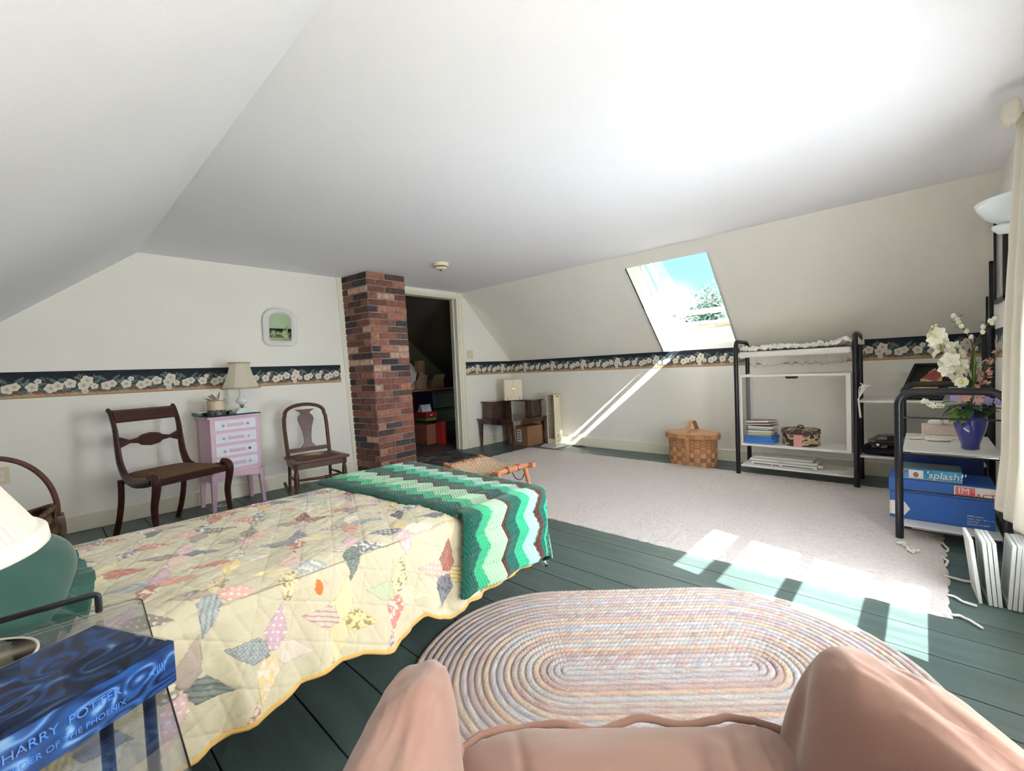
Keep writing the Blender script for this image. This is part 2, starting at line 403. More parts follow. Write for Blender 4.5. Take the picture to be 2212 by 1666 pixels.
    b.box(wx0, yw-.02, wz0, wx0+.03, yw+.02, wz1); b.box(wx1-.03, yw-.02, wz0, wx1, yw+.02, wz1)
    b.box(wx0, yw-.02, wz0-.01, wx1, yw+.02, wz0+.01)
    for za, zb in ((.535, .59), (.845, .885), (1.155, 1.215), (1.385, wz1)): b.box(wx0, yw-.015, za, wx1, yw+.015, zb)
    b.build('window_frame', m_white, root)
    b = MB(); b.box(wx0, yw-.003, wz0, wx1, yw+.003, wz1); b.build('pane', m_glass, root)
    root = ST(T('added_window_3', None, None)); b = MB()  # unseen window added to carry the fill lamp
    b.box(vx0, yw-.02, vz0, vx0+.05, yw+.02, vz1); b.box(vx1-.05, yw-.02, vz0, vx1, yw+.02, vz1); b.box(vx0, yw-.02, vz0, vx1, yw+.02, vz0+.05); b.box(vx0, yw-.02, vz1-.05, vx1, yw+.02, vz1); b.box(vx0, yw-.02, 1.17, vx1, yw+.02, 1.23)
    b.build('window_frame', m_white, root)
    # blind put over the added side window to keep direct sun off the bed
    b = MB(); b.box(vx0, yw-.075, vz0, vx1, yw-.07, vz1); b.build('pane', m_frost, root)
    # door casing and jamb
    b = MB()
    b.box(dx1-.004, YG-.012, 0, dx1+.10, YG, ZC-.003); b.box(dx1+.012, YG-.022, 0, dx1+.05, YG-.012, ZC-.01); b.box(dx1+.062, YG-.018, 0, dx1+.09, YG-.012, ZC-.01)
    b.box(dx0-.05, YG-.014, dz-.004, dx1, YG, ZC-.03); b.box(dx0-.05, YG-.022, dz+.008, dx1, YG-.014, ZC-.045)
    b.box(dx1-.016, YG-.01, 0, dx1, YG+.13, dz); b.box(dx0, YG-.01, 0, dx0+.016, YG+.13, dz); b.box(dx0, YG, dz-.016, dx1, YG+.13, dz)
    b.box(dx1-.03, YG+.05, 0, dx1-.016, YG+.075, dz)
    ST(b.build('trim_2', m_trim, bev=.003))
    # strip left of the chimney
    b = MB(); b.hexa([(2.315, YG-.02, 0), (2.375, YG-.02, 0), (2.375, YG, 0), (2.315, YG, 0)], [(2.225, YG-.02, ZC), (2.285, YG-.02, ZC), (2.285, YG, ZC), (2.225, YG, ZC)])
    ST(b.build('trim_3', m_trim, bev=.002))
    # baseboards
    b = MB(); b.box(XL, YG-.016, 0, 2.345, YG, .119); ST(b.build('baseboard_far', m_trim, bev=.003))
    b = MB(); b.box(3.987, YG-.016, 0, XR, YG, .119); ST(b.build('baseboard_door', m_trim, bev=.003))
    b = MB(); b.box(XR-.016, YB, 0, XR, YG-.016, .119); ST(b.build('baseboard_right', m_trim, bev=.003))
    b = MB(); b.box(wx1+.2, YB, 0, XR-.016, YB+.016, .119); ST(b.build('baseboard_back', m_trim, bev=.003))
m_frost = mat('paper blind', (244, 242, 236), .9, trans=0)  # covers the added side window, blocks the sun there
def _tl(M, k):
    nt = M.node_tree; b = nt.nodes['Principled BSDF']; out = nt.nodes['Material Output']
    t = nt.nodes.new('ShaderNodeBsdfTranslucent'); t.inputs[0].default_value = b.inputs['Base Color'].default_value
    mx = nt.nodes.new('ShaderNodeMixShader'); mx.inputs[0].default_value = k
    nt.links.new(b.outputs[0], mx.inputs[1]); nt.links.new(t.outputs[0], mx.inputs[2]); nt.links.new(mx.outputs[0], out.inputs[0])
_tl(m_frost, .6); _tl(m_curtain, .4); _tl(m_shade, .35)
shell()

# wallpaper border: flowers on a navy band
FL = [(.03, .36, .030), (.063, .44, .026), (.145, .40, .030), (.175, .62, .017), (.235, .34, .031), (.272, .42, .029), (.335, .50, .031),
      (.425, .60, .033), (.405, .40, .031), (.41, .18, .018), (.462, .36, .021)]
LV = [(.09, .70, .028, .010, .7), (.01, .66, .026, .011, -.6), (.19, .5, .03, .011, .4), (.20, .28, .03, .01, -.5), (.30, .66, .028, .011, .2), (.37, .24, .03, .01, .5),
      (.38, .7, .026, .01, -.4), (.485, .58, .028, .012, .8), (.10, .24, .028, .010, .2), (.46, .20, .026, .009, -.3), (.255, .60, .03, .012, -.7), (.125, .62, .022, .010, 1.2), (.02, .2, .025, .009, .6)]
def border_col(u, v, h=.183):
    """u metres along, v 0..1 up"""
    per = .50; uu = np.mod(u, per); vv = v*h
    n1 = np.sin(uu*2*pi/per*7+v*9)*np.cos(v*23+uu*2*pi/per*5)+.6*np.sin(uu*2*pi/per*19+2)*np.sin(v*41+1)
    def mixc(a, b, t): t = np.clip(t, 0, 1)[..., None]; return a*(1-t)+b*t
    C = np.zeros(u.shape+(3,)); C[:] = lin((27, 36, 48))
    C = mixc(C, lin((58, 74, 76)), (.78-v)*3.0+n1*.45)
    C = mixc(C, lin((118, 96, 84)), (.42-v)*4.2+n1*.5)
    C = mixc(C, lin((196, 160, 118)), (.17-v)*12+n1*.35)
    for cu, cv, L, w, a in LV:
        for s in (-per, 0, per):
            x = uu-cu-s; y = vv-cv*h; p = x*cos(a)+y*sin(a); q = -x*sin(a)+y*cos(a)
            m = (p/L)**2+(q/(w*(1-.3*p/L)))**2 < 1
            C[m] = lin((88, 106, 98)); C[m & (np.abs(q) < .0016)] = lin((122, 136, 126))
    for bu, bv in ((.10, .52), (.20, .70), (.31, .28), (.47, .74), (.39, .80), (.13, .16), (.35, .12)):
        for k in range(9):
            a = k*2.4; r = .004+.0016*k; x = uu-bu-r*cos(a)*1.4; y = vv-bv*h-r*sin(a)
            C[x*x+y*y < .0026**2] = lin((206, 204, 186))
    for cu, cv, r in FL:
        for s in (-per, 0, per):
            x = uu-cu-s; y = vv-cv*h; d = np.hypot(x, y); th = np.arctan2(y, x)+cu*40
            lim = r*1.12*(.80+.20*np.abs(np.cos(2.5*th)))
            m = d < lim
            sh = .86+.14*np.cos(5*th)**2
            base = mixc(np.broadcast_to(lin((238, 230, 214)), C.shape), lin((208, 194, 172)), 1.2-d/r*1.7)
            base = mixc(base, lin((186, 150, 110)), (.22-d/r)*9)
            C[m] = (base*sh[..., None])[m]
    C[v > .985] = lin((24, 40, 44)); C[v < .02] = lin((140, 112, 84))
    return C
def border(name, p0, p1, off=0.0, z0=.995, z1=1.178):
    ln = (Vector(p1)-Vector(p0)).length; nu = int(ln/.0034); nv = 54
    t = np.linspace(0, 1, nu); v = np.linspace(0, 1, nv)
    P = np.zeros((nu, nv, 3)); P[..., 0] = (p0[0]+(p1[0]-p0[0])*t)[:, None]; P[..., 1] = (p0[1]+(p1[1]-p0[1])*t)[:, None]; P[..., 2] = (z0+(z1-z0)*v)[None]
    C = border_col(np.broadcast_to((t*ln+off)[:, None], (nu, nv)), np.broadcast_to(v[None], (nu, nv)))
    return ST(sheet(name, P, m_attr, None, C, smooth=False))
border('trim_4', (XL, YG-.0015), (2.225, YG-.0015), .06)
border('trim_5', (3.990, YG-.0015), (XR-.001, YG-.0015), .2)
border('trim_6', (XR-.0015, YG), (XR-.0015, YB), .12)
border('trim_7', (XR, YB+.0015), (2.72, YB+.0015), .3)

# ------------------------------------------------------------------ chimney, mirror, switches, smoke alarm
def chimney():
    root = T('brick_chimney', 'tall red and brown brick chimney stack rising beside the dark doorway', 'chimney', (2.6, 4.35, 0))
    B = [Vector((2.415, 4.160, 0)), Vector((2.888, 4.205, 0)), Vector((2.90, 4.552, 0)), Vector((2.352, 4.552, 0))]
    Tt = [Vector((2.325, 4.105, ZC-.002)), Vector((2.765, 4.095, ZC-.002)), Vector((2.80, 4.552, ZC-.002)), Vector((2.285, 4.552, ZC-.002))]
    off = Vector((2.6, 4.35, 0)); rnd = random.Random(3)
    mort = MB(); c = (B[0]+B[2])/2; ct = (Tt[0]+Tt[2])/2
    for i in range(31):
        f0, f1 = i/31, (i+1)/31; fm = (i+.5)/31; cc = c.lerp(ct, fm); q = []
        for f in (f0, f1):
            pp = [B[k].lerp(Tt[k], fm) for k in range(4)]; q.append([Vector((p.x, p.y, ZC*f-.001*(f > .99)))+Vector((cc.x-p.x, cc.y-p.y, 0)).normalized()*.004-off for p in pp])
        mort.hexa(q[0], q[1])
    mort.build('mortar', mat('grey mortar', (166, 158, 158), .95, var=.4, vs_=12, bump=.004, bs=60), root)
    pal = [((168, 108, 88), 5), ((146, 96, 80), 4), ((184, 126, 102), 3), ((116, 90, 80), 3), ((90, 80, 80), 3), ((142, 102, 86), 3), ((192, 138, 118), 1)]
    bag = [c for c, k in pal for _ in range(k)]
    pale = [((214, 178, 150), 1)]
    bk = MB(); cols = []
    nc = 31; ch = ZC/nc
    def brick(a, b, n, z0, z1, col):
        # a,b bottom ends along the face, n outward; small proud block with slightly uneven corners
        d = .0055+rnd.random()*.003; j = lambda: Vector((rnd.uniform(-.0015, .0015),)*3)
        t = (b-a).normalized(); g = t*.006
        a2, b2 = a+g, b-g
        q0 = [a2-n*.03, b2-n*.03, b2+n*d+j(), a2+n*d+j()]
        up = Vector((0, 0, 1)); f = z1-z0-.012
        lo = [p+up*.006 for p in q0]; hi = [p+up*(.006+f) for p in q0]
        bk.hexa([p-off for p in lo], [p-off for p in hi])
        cols.extend([col]*8)
    for i in range(nc):
        z0 = i*ch; t = (i+.5)/nc
        P = [B[k].lerp(Tt[k], t) for k in range(4)]; P = [Vector((p.x, p.y, z0)) for p in P]
        for fi, (a, b, L0) in enumerate(((P[3], P[0], 0), (P[0], P[1], 1), (P[1], P[2], 2))):
            ln = (b-a).length; tt = (b-a).normalized(); n = Vector((tt.y, -tt.x, 0))
            # courses: stretchers of 0.2 m and half bricks, alternating bond
            s = 0; seq = []
            first = .205 if (i+fi) % 2 else .10
            while s < ln-.02:
                w = first if not seq else rnd.choice([.205, .20, .21])
                if ln-(s+w) < .06: w = ln-s
                seq.append((s, s+w)); s += w
            for s0, s1 in seq:
                c = np.array(rnd.choice(bag), float)*(rnd.uniform(.85, 1.1))
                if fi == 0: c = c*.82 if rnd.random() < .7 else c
                if rnd.random() < .05: c = np.array((214, 176, 150.))
                sub = []
                cc = lin(tuple(np.clip(c, 0, 255)))
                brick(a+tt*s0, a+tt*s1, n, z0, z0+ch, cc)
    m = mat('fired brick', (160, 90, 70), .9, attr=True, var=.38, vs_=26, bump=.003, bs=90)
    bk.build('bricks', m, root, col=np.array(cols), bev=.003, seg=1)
chimney()

def rocker_mirror():
    root = T('wall_mirror', 'small white arched frame mirror hanging on the far wall above the border', 'mirror', (1.637, YG-.014, 1.552)); root.rotation_euler = (radians(5.2), 0, 0)
    def arch(w, h, r, rt, n=10):
        out = []
        for cx, cy, rr_, a in ((w/2-rt, h/2-rt*.86, rt, 0), (-w/2+rt, h/2-rt*.86, rt, 90)):
            for i in range(n+1):
                t = radians(a+90*i/n); out.append((cx+rr_*cos(t), cy+rr_*.86*sin(t)))
        for cx, cy, rr_, a in ((-w/2+r, -h/2+r, r, 180), (w/2-r, -h/2+r, r, 270)):
            for i in range(n+1):
                t = radians(a+90*i/n); out.append((cx+rr_*cos(t), cy+rr_*sin(t)))
        return out
    lv = [(arch(.31, .365, .07, .13), 0), (arch(.31, .365, .07, .13), -.018), (arch(.285, .34, .06, .12), -.028), (arch(.25, .31, .05, .10), -.020), (arch(.235, .295, .045, .095), -.026), (arch(.20, .26, .025, .075), -.012)]
    b = MB(); vs = []; n = len(lv[0][0])
    for o, y in lv: vs += [(x, y, z) for x, z in o]
    fs = [(i*n+j, i*n+(j+1) % n, (i+1)*n+(j+1) % n, (i+1)*n+j) for i in range(len(lv)-1) for j in range(n)]
    b.add(vs, fs); b.build('mirror_frame', mat('white mirror paint', (234, 232, 230), .4), root, smooth='auto')
    b = MB(); b.prism([(x, z) for x, z in arch(.205, .265, .027, .077)], -.008, -.012, 'y'); b.build('mirror_glass', m_mirror, root)
rocker_mirror()

def plate(name, label, catg, x, z, kind):
    root = T(name, label, catg, (x, YG, z)); b = MB()
    b.box(-.038, -.006, -.058, .038, 0, .058) if kind != 'two' else b.box(-.058, -.006, -.058, .058, 0, .058)
    b.build('cover_plate', m_cream, root, bev=.002)
    if kind == 'two':
        for s in (-.023, .023):
            b = MB(); b.box(s-.004, -.018, -.004, s+.004, -.005, .012); b.build('toggle', m_white, root, bev=.001)
    else:
        for s in (-.022, .022):
            b = MB(); b.prism(rr(.03, .028, .008, cx=0, cy=s), -.0075, -.006, 'y'); b.build('socket', m_white, root)
plate('light_switch', 'cream double light switch on the wall right of the doorway', 'light switch', 4.074, 1.281, 'two')
plate('wall_outlet', 'cream wall outlet seen behind the corner step table', 'outlet', 4.676, .464, 'one')
plate('wall_outlet', 'cream wall outlet at the left edge above the hoop-handled basket', 'outlet', -.19, .483, 'one')

def smoke():
    root = T('smoke_detector', 'round cream smoke detector on the ceiling near the doorway', 'smoke detector', (2.735, 3.42, ZC))
    b = MB(); b.lathe([(.060, -.030), (.072, -.028), (.078, -.010), (.078, 0)], 40); b.build('base', m_cream, root, smooth='auto')
    b = MB(); b.lathe([(.030, -.062), (.050, -.056), (.058, -.045), (.058, -.040)], 32)
    b.build('sensor_head', m_cream, root, smooth='auto')
    b = MB(); b.lathe([(.044, -.041), (.044, -.029)], 32); b.build('vent', m_blackp, root)
    b = MB(); b.lathe([(.001, -.070), (.010, -.070), (.012, -.060)], 14); b.build('button', m_blackp, root)
smoke()

# ------------------------------------------------------------------ klismos side chair
def side_chair():
    root = T('side_chair', 'mahogany side chair with curved legs and brown cloth seat left of the pink chest', 'chair', (.640, 3.955, 0), 21)
    W = .205
    for s in (-1, 1):
        b = MB(); b.tube(cat([(s*W, .33, 0), (s*W, .275, .12), (s*W, .235, .26), (s*W, .225, .40)], 5), [.017]*16, 8, sq=1.15)
        b.build('leg', m_mahog, root, smooth='auto')
        b = MB(); pts = cat([(s*.250, -.245, 0), (s*.248, -.215, .12), (s*.246, -.205, .24), (s*.246, -.232, .34), (s*.246, -.245, .41), (s*.245, -.225, .448), (s*.243, -.18, .455)], 5)
        k = len(pts); b.tube(pts, [.014+.012*min(1, i/(k*.6)) for i in range(k)], 10); b.build('leg', m_mahog, root, smooth='auto')
        # side rail sweeping up into the back post
        b = MB(); pts = cat([(s*.243, -.20, .425), (s*.236, -.10, .405), (s*.224, .05, .395), (s*.208, .16, .43), (s*.207, .215, .52), (s*.206, .235, .64), (s*.206, .25, .76), (s*.207, .29, .865), (s*.207, .315, .885)], 5)
        k = len(pts); b.tube(pts, [.034 if i < k*.35 else max(.019, .034-.03*(i/k-.35)) for i in range(k)], 10, up=(1, 0, 0), sq=.62)
        b.build('back_post', m_mahog, root, smooth='auto')
    b = MB(); b.prism([(.245, .80), (.262, .80), (.30, .872), (.292, .885), (.268, .872)], -.20, .20, 'x')
    b.tube([(-.2, .252, .803), (.2, .252, .803)], .009, 8); b.build('top_rail', m_mahog, root, bev=.003)
    out = [(-.2, .70), (-.13, .668), (-.08, .678), (-.055, .695), (0, .705), (.055, .695), (.08, .678), (.13, .668), (.2, .70), (.2, .615), (.13, .645), (.08, .637), (.055, .618), (0, .608), (-.055, .618), (-.08, .637), (-.13, .645), (-.2, .615)]
    b = MB(); b.prism(out, .226, .244, 'y'); b.build('middle_rail', m_mahog, root, bev=.003)
    b = MB(); b.prism([(.07*cos(t*pi/12), .656+.040*sin(t*pi/12)) for t in range(24)], .220, .228, 'y'); b.build('oval_medallion', m_mahog, root, bev=.002)
    b = MB(); b.box(-.235, -.238, .385, .235, -.215, .435)
    for z in (.395, .41, .425): b.tube([(-.235, -.24, z), (.235, -.24, z)], .005, 6)
    b.build('seat_rail', m_mahog, root, bev=.002); b = MB(); b.box(-.19, .20, .37, .19, .222, .42); b.build('seat_rail', m_mahog, root, bev=.002)
    b = MB(); P = []
    n = 16
    for i in range(n+1):
        for j in range(n+1):
            u, v = i/n*2-1, j/n*2-1; e = (1-abs(u)**6)*(1-abs(v)**6)
            P.append((u*(.196+.032*(1-v)/2), -.215+(v+1)/2*.43, .425+.028*e**.5))
    b.add(P, [(i*(n+1)+j, (i+1)*(n+1)+j, (i+1)*(n+1)+j+1, i*(n+1)+j+1) for i in range(n) for j in range(n)])
    b.prism([(-.228, -.215), (.228, -.215), (.196, .215), (-.196, .215)], .40, .427, 'z'); b.build('seat', m_seat, root, smooth='auto')
side_chair()

# ------------------------------------------------------------------ pink chest and what stands on it
def chest():
    root = T('chest_of_drawers', 'small pink chest with four pale drawers and a dark green top', 'chest of drawers', (1.117, 4.205, 0), 4.8)
    b = MB(); b.box(-.185, 0, .30, .185, .27, .752); b.build('body', m_pink, root, bev=.002)
    b = MB(); b.box(-.205, -.018, .752, .205, .285, .768); b.build('top', m_pink, root, bev=.003)
    b = MB(); b.box(-.206, .0, .7685, .206, .30, .776); b.box(-.215, .15, .776, -.03, .305, .80); b.box(.0, .20, .776, .16, .305, .80)
    b.build('top_cover', mat('dark green painted tray', (24, 66, 58), .15, var=.3, vs_=30), root, bev=.002)
    b = MB(); b.box(-.213, .155, .8005, -.032, .303, .806); b.box(.002, .205, .8005, .158, .303, .806); b.build('tray_edge', m_white, root)
    for i in range(4):
        z1 = .735-.106*i; z0 = z1-.082
        d = MB(); d.box(-.155, -.006, z0, .155, .01, z1); dr = d.build('drawer', m_pinkd, root, bev=.002)
        b = MB(); hx = [(-.066, 0), (-.05, .016), (-.042, .012), (.042, .012), (.05, .016), (.066, 0), (.05, -.016), (.042, -.012), (-.042, -.012), (-.05, -.016)]
        b.prism([(x, (z0+z1)/2+z) for x, z in hx], -.012, -.006, 'y'); b.build('plaque', m_pink, dr, bev=.001)
        for s in (-.092, .092):
            b = MB(); b.lathe([(.004, 0), (.006, .008), (.010, .014), (.008, .020), (.001, .022)], 12)
            k = b.build('knob', mat('brown knob', (120, 96, 90), .5) if (i == 2 and s > 0) else m_pink, dr, smooth=True); k.location = (s, -.006, (z0+z1)/2); k.rotation_euler = (pi/2, 0, 0)
    b = MB(); b.prism([(-.195, .302), (.195, .302), (.195, .235), (.15, .245), (0, .262), (-.15, .245), (-.195, .235)], -.012, .006, 'y'); b.box(-.195, 0, .235, -.18, .28, .302); b.box(.18, 0, .235, .195, .28, .302); b.box(-.195, .27, .235, .195, .285, .302)
    b.build('apron', m_pink, root, bev=.002)
    for sx in (-1, 1):
        for sy in (0, 1):
            x = sx*.178; y = .006+sy*.258; dx = sx*.012
            b = MB(); a = .021; c = .013
            b.hexa([(x+dx-c, y-c, 0), (x+dx+c, y-c, 0), (x+dx+c, y+c, 0), (x+dx-c, y+c, 0)], [(x-a, y-a, .302), (x+a, y-a, .302), (x+a, y+a, .302), (x-a, y+a, .302)])
            b.build('leg', m_pink, root, bev=.002)
chest()
def glass_lamp():
    root = T('table_lamp', 'white milk glass table lamp with cream bell shade on the pink chest', 'lamp', (1.205, 4.315, .777), 10)
    b = MB(); b.box(-.078, -.065, 0, .078, .065, .016); b.box(-.062, -.052, .016, .062, .052, .028); b.box(-.042, -.036, .028, .042, .036, .042); b.build('base', m_milk, root, bev=.003)
    b = MB(); b.lathe([(.010, .042), (.012, .052), (.022, .06), (.012, .068)], 20); b.build('collar', m_brass, root, smooth=True)
    b = MB(); prof = [(.013, .068), (.024, .078), (.043, .094), (.046, .108), (.034, .124), (.021, .142), (.016, .17), (.020, .20), (.024, .215), (.018, .225), (.010, .232), (.008, .26)]
    b.lathe(prof, 24); b.build('stem', m_milk, root, smooth=True)
    b = MB(); n = 8; vs = []; pr = [(.142, .215), (.136, .245), (.116, .285), (.096, .34), (.082, .40), (.078, .43)]
    for r, z in pr:
        for j in range(n*4):
            t = 2*pi*j/(n*4); q = (t % (2*pi/n))-pi/n; rr_ = r*cos(pi/n)/cos(q); vs.append((rr_*cos(t), rr_*sin(t), z))
    b.add(vs, [(i*32+j, i*32+(j+1) % 32, (i+1)*32+(j+1) % 32, (i+1)*32+j) for i in range(len(pr)-1) for j in range(32)])
    ms = mat('cream silk shade', (232, 224, 204), .85, bump=.0004, bs=400); _tl(ms, .3)
    sh = b.build('lamp_shade', ms, root, smooth='auto')
    b = MB()
    mbr = mat('beige braid', (190, 176, 146), .9)
    for r, z, w in ((.145, .215, .0065), (.080, .430, .006)):
        b = MB(); b.tube([(r*cos(t*pi/16), r*sin(t*pi/16), z) for t in range(32)], w, 8, closed=True); b.build('trim_braid', mbr, sh, smooth=True)
glass_lamp()
def jar():
    root = T('candle_jar', 'cream candle jar wrapped in clear film with dark pebbles on the pink chest', 'candle jar', (1.005, 4.275, .777))
    b = MB(); b.lathe([(.060, .002), (.064, .01), (.064, .045)], 26); b.build('pebbles', mat('dark pebbles', (38, 40, 46), .5, var=.8, vs_=60, vcol=(170, 170, 165), bump=.004, bs=80), root)
    b = MB(); b.lathe([(.061, .0455), (.061, .118), (.052, .122), (.001, .122)], 26); b.build('candle', mat('cream wax', (232, 208, 176), .5), root, smooth='auto')
    b = MB(); b.lathe([(.066, 0), (.067, .125)], 26); b.build('glass', m_glass, root, smooth=True)
    rnd = random.Random(5); b = MB()
    for i in range(14):
        a = rnd.uniform(0, 6.3); b.blade((.02*cos(a)-.01, .02*sin(a), .12), (cos(a)*.7-.6, sin(a)*.5, .8), rnd.uniform(.05, .09), .03, cup=.2)
    f = glassy('clear film', (.95, .95, .95), 2.0, .25); b.build('film_wrap', f, root)
    b = MB(); b.tube([(.05, 0, .11), (.085, 0, .085), (.075, 0, .12), (.055, .01, .14)], .0015, 5); b.build('wire', m_black, root)
jar()
def lampcord():
    b = MB(); pts = cat([(1.13, 4.50, .74), (1.15, 4.52, .4), (1.13, 4.5, .12), (1.10, 4.40, .008), (1.0, 4.33, .006), (.99, 4.37, .006), (1.03, 4.40, .006)], 8); b.tube(pts, .003, 6)
    tag(b.build('lamp_cord', m_white, None, smooth=True), 'white electric cord hanging behind the pink chest onto the floor', 'cord')
lampcord()

# ------------------------------------------------------------------ rocking chair
def rocking_chair():
    root = T('rocking_chair', 'armless brown rocking chair with vase-shaped splat left of the chimney', 'rocking chair', (1.605, 3.74, 0), -7)
    SZ = .352
    turn = [(.013, 0), (.014, .05), (.017, .09), (.013, .105), (.019, .13), (.021, .18), (.019, .235), (.013, .26), (.018, .275), (.018, .29), (.021, .30), (.021, .322)]
    for s in (-1, 1):
        b = MB(); b.lathe(turn, 14, (s*.195, 0, .03)); b.build('leg', m_oak, root, smooth='auto')
        b = MB(); b.tube([(s*.175, .33, .055), (s*.17, .30, .335)], [.012, .015], 10); b.build('leg', m_oak, root, smooth='auto')
        b = MB(); pts = [(s*.19+s*-.012*t, -.12+.60*t, .012+.20*(t-.36)**2*(1.2 if t > .36 else .9)) for t in (i/14 for i in range(15))]
        b.tube(pts, .014, 8, up=(1, 0, 0)); b.build('rocker', m_oak, root, smooth='auto')
        b = MB(); b.tube([(s*.19, .01, .20), (s*.183, .16, .205), (s*.173, .315, .20)], [.007, .012, .007], 8); b.build('stretcher', m_oak, root, smooth=True)
    b = MB(); b.tube([(-.195, 0, .215), (0, 0, .205), (.195, 0, .215)], [.008, .013, .008], 8); b.build('stretcher', m_oak, root, smooth=True)
    b = MB(); b.prism([(-.235, -.035), (.235, -.035), (.205, .34), (-.205, .34)], SZ, SZ+.022, 'z'); b.prism([(-.215, -.015), (.215, -.015), (.19, .32), (-.19, .32)], SZ-.05, SZ, 'z')
    st = b.build('seat', m_oak, root, bev=.004)
    b = MB(); P = []; n = 14; cols = []
    for i in range(n+1):
        for j in range(n+1):
            u, v = i/n*2-1, j/n*2-1; w = .185-.012*(v+1)
            P.append((u*w, .16+v*.145, SZ+.0235+.014*((1-u**4)*(1-v**4))**.6))
            d = hypot(u, v); cols.append(lin((150, 90, 76)) if .35 < d < .6 and (i+j) % 3 else lin((196, 176, 140)) if d < .5 else lin((92, 66, 54)))
    b.add(P, [(i*(n+1)+j, (i+1)*(n+1)+j, (i+1)*(n+1)+j+1, i*(n+1)+j+1) for i in range(n) for j in range(n)])
    b.build('seat_pad', m_attr, root, smooth=True, col=np.array(cols))
    y0 = .315
    pts = [(-.175, y0, SZ+.01), (-.178, y0+.03, .50), (-.180, y0+.055, .62), (-.176, y0+.068, .70)]
    arc = []
    for i in range(17):
        a = pi-pi*i/16; arc.append((.168*cos(a)*(1 if True else 1), y0+.072+.012*sin(a), (.720+.095*sin(a)**.75)))
    pts = pts+arc+[(-x, y, z) for x, y, z in pts[::-1]]
    b = MB(); b.tube(pts, .016, 10, up=(0, 1, 0)); b.build('back_frame', m_oak, root, smooth='auto')
    b = MB(); b.box(-.172, y0+.004, SZ+.045, .172, y0+.024, SZ+.08); b.build('lower_rail', m_oak, root, bev=.003)
    half = [(.050, .0), (.034, .03), (.024, .05), (.026, .12), (.034, .20), (.046, .255), (.052, .29), (.046, .325), (.030, .345), (.034, .365), (.05, .378), (.064, .39)]
    out = [(x, z) for x, z in half]+[(-x, z) for x, z in half[::-1]]
    M = Matrix.Translation((0, y0+.012, SZ+.078)) @ Matrix.Rotation(radians(-9.5), 4, 'X')
    b = MB(); b.prism([(x*1.3, z*.885) for x, z in out], -.006, .006, 'y', 0, M); b.build('splat', m_oak, root, bev=.002)
rocking_chair()

# ------------------------------------------------------------------ corner step table, little cabinet, heater, carton
def corner_table():
    root = T('corner_table', 'dark wooden corner step table with an upper tier in the far corner', 'table', (4.16, 3.88, 0))
    b = MB(); b.box(-.03, -.03, .368, .68, .66, .388); b.build('table_top', m_dkwood, root, bev=.003)
    b = MB(); b.box(-.005, -.005, .318, .66, .015, .368); b.box(-.005, -.005, .318, .015, .64, .368); b.box(.64, 0, .318, .66, .64, .368); b.box(0, .62, .318, .66, .64, .368); b.build('apron', m_dkwood, root, bev=.002)
    for x, y in ((.012, .012), (.012, .618), (.64, .012), (.64, .618)):
        b = MB(); a, c = .024, .011
        b.hexa([(x-c, y-c, 0), (x+c, y-c, 0), (x+c, y+c, 0), (x-c, y+c, 0)], [(x-a, y-a, .366), (x+a, y-a, .366), (x+a, y+a, .366), (x-a, y+a, .366)]); b.build('leg', m_dkwood, root, bev=.002)
    b = MB(); L = [(.045, .64), (.045, .42), (.42, .42), (.42, .02), (.66, .02), (.66, .64)]
    b.prism(L, .605, .622, 'z'); b.build('upper_shelf', m_dkwood, root, bev=.003)
    for q in ((.065, .44, .10, .62), (.40, .42, .43, .62), (.44, .045, .64, .08), (.40, .42, .64, .44)):
        if q == (.40, .42, .64, .44): continue
        b = MB(); b.box(q[0], q[1], .388, q[2], q[3], .605); b.build('support_panel', m_dkwood, root, bev=.002)
    b = MB(); b.box(.065, .43, .388, .205, .445, .605); b.build('front_panel', m_dkwood, root, bev=.002)
    b = MB(); b.box(.43, .045, .388, .445, .16, .605); b.build('front_panel', m_dkwood, root, bev=.002)
corner_table()
def tiny_cabinet():
    root = T('jewellery_cabinet', 'little cream two-door cabinet on the corner table', 'cabinet', (4.56, 4.24, .622), -38)
    b = MB(); b.box(-.128, -.07, .0, .128, .09, .285); b.build('body', m_cream, root, bev=.002)
    b = MB(); b.box(-.134, -.076, .285, .134, .094, .292); b.build('top', m_cream, root, bev=.002)
    for s in (-1, 1):
        b = MB(); b.box(min(s*.003, s*.124), -.078, .055, max(s*.003, s*.124), -.07, .281); d = b.build('door', m_cream, root, bev=.002)
        b = MB(); b.box(min(s*.004, s*.016), -.084, .150, max(s*.004, s*.016), -.078, .172); b.build('latch', m_brass, d, bev=.001)
    b = MB(); b.box(-.124, -.077, .004, .124, -.07, .049); d = b.build('drawer', m_cream, root, bev=.002)
    for s in (-.085, .085):
        b = MB(); b.ball((s, -.081, .027), .007, 6); b.build('knob', m_blackp, d, smooth=True)
tiny_cabinet()
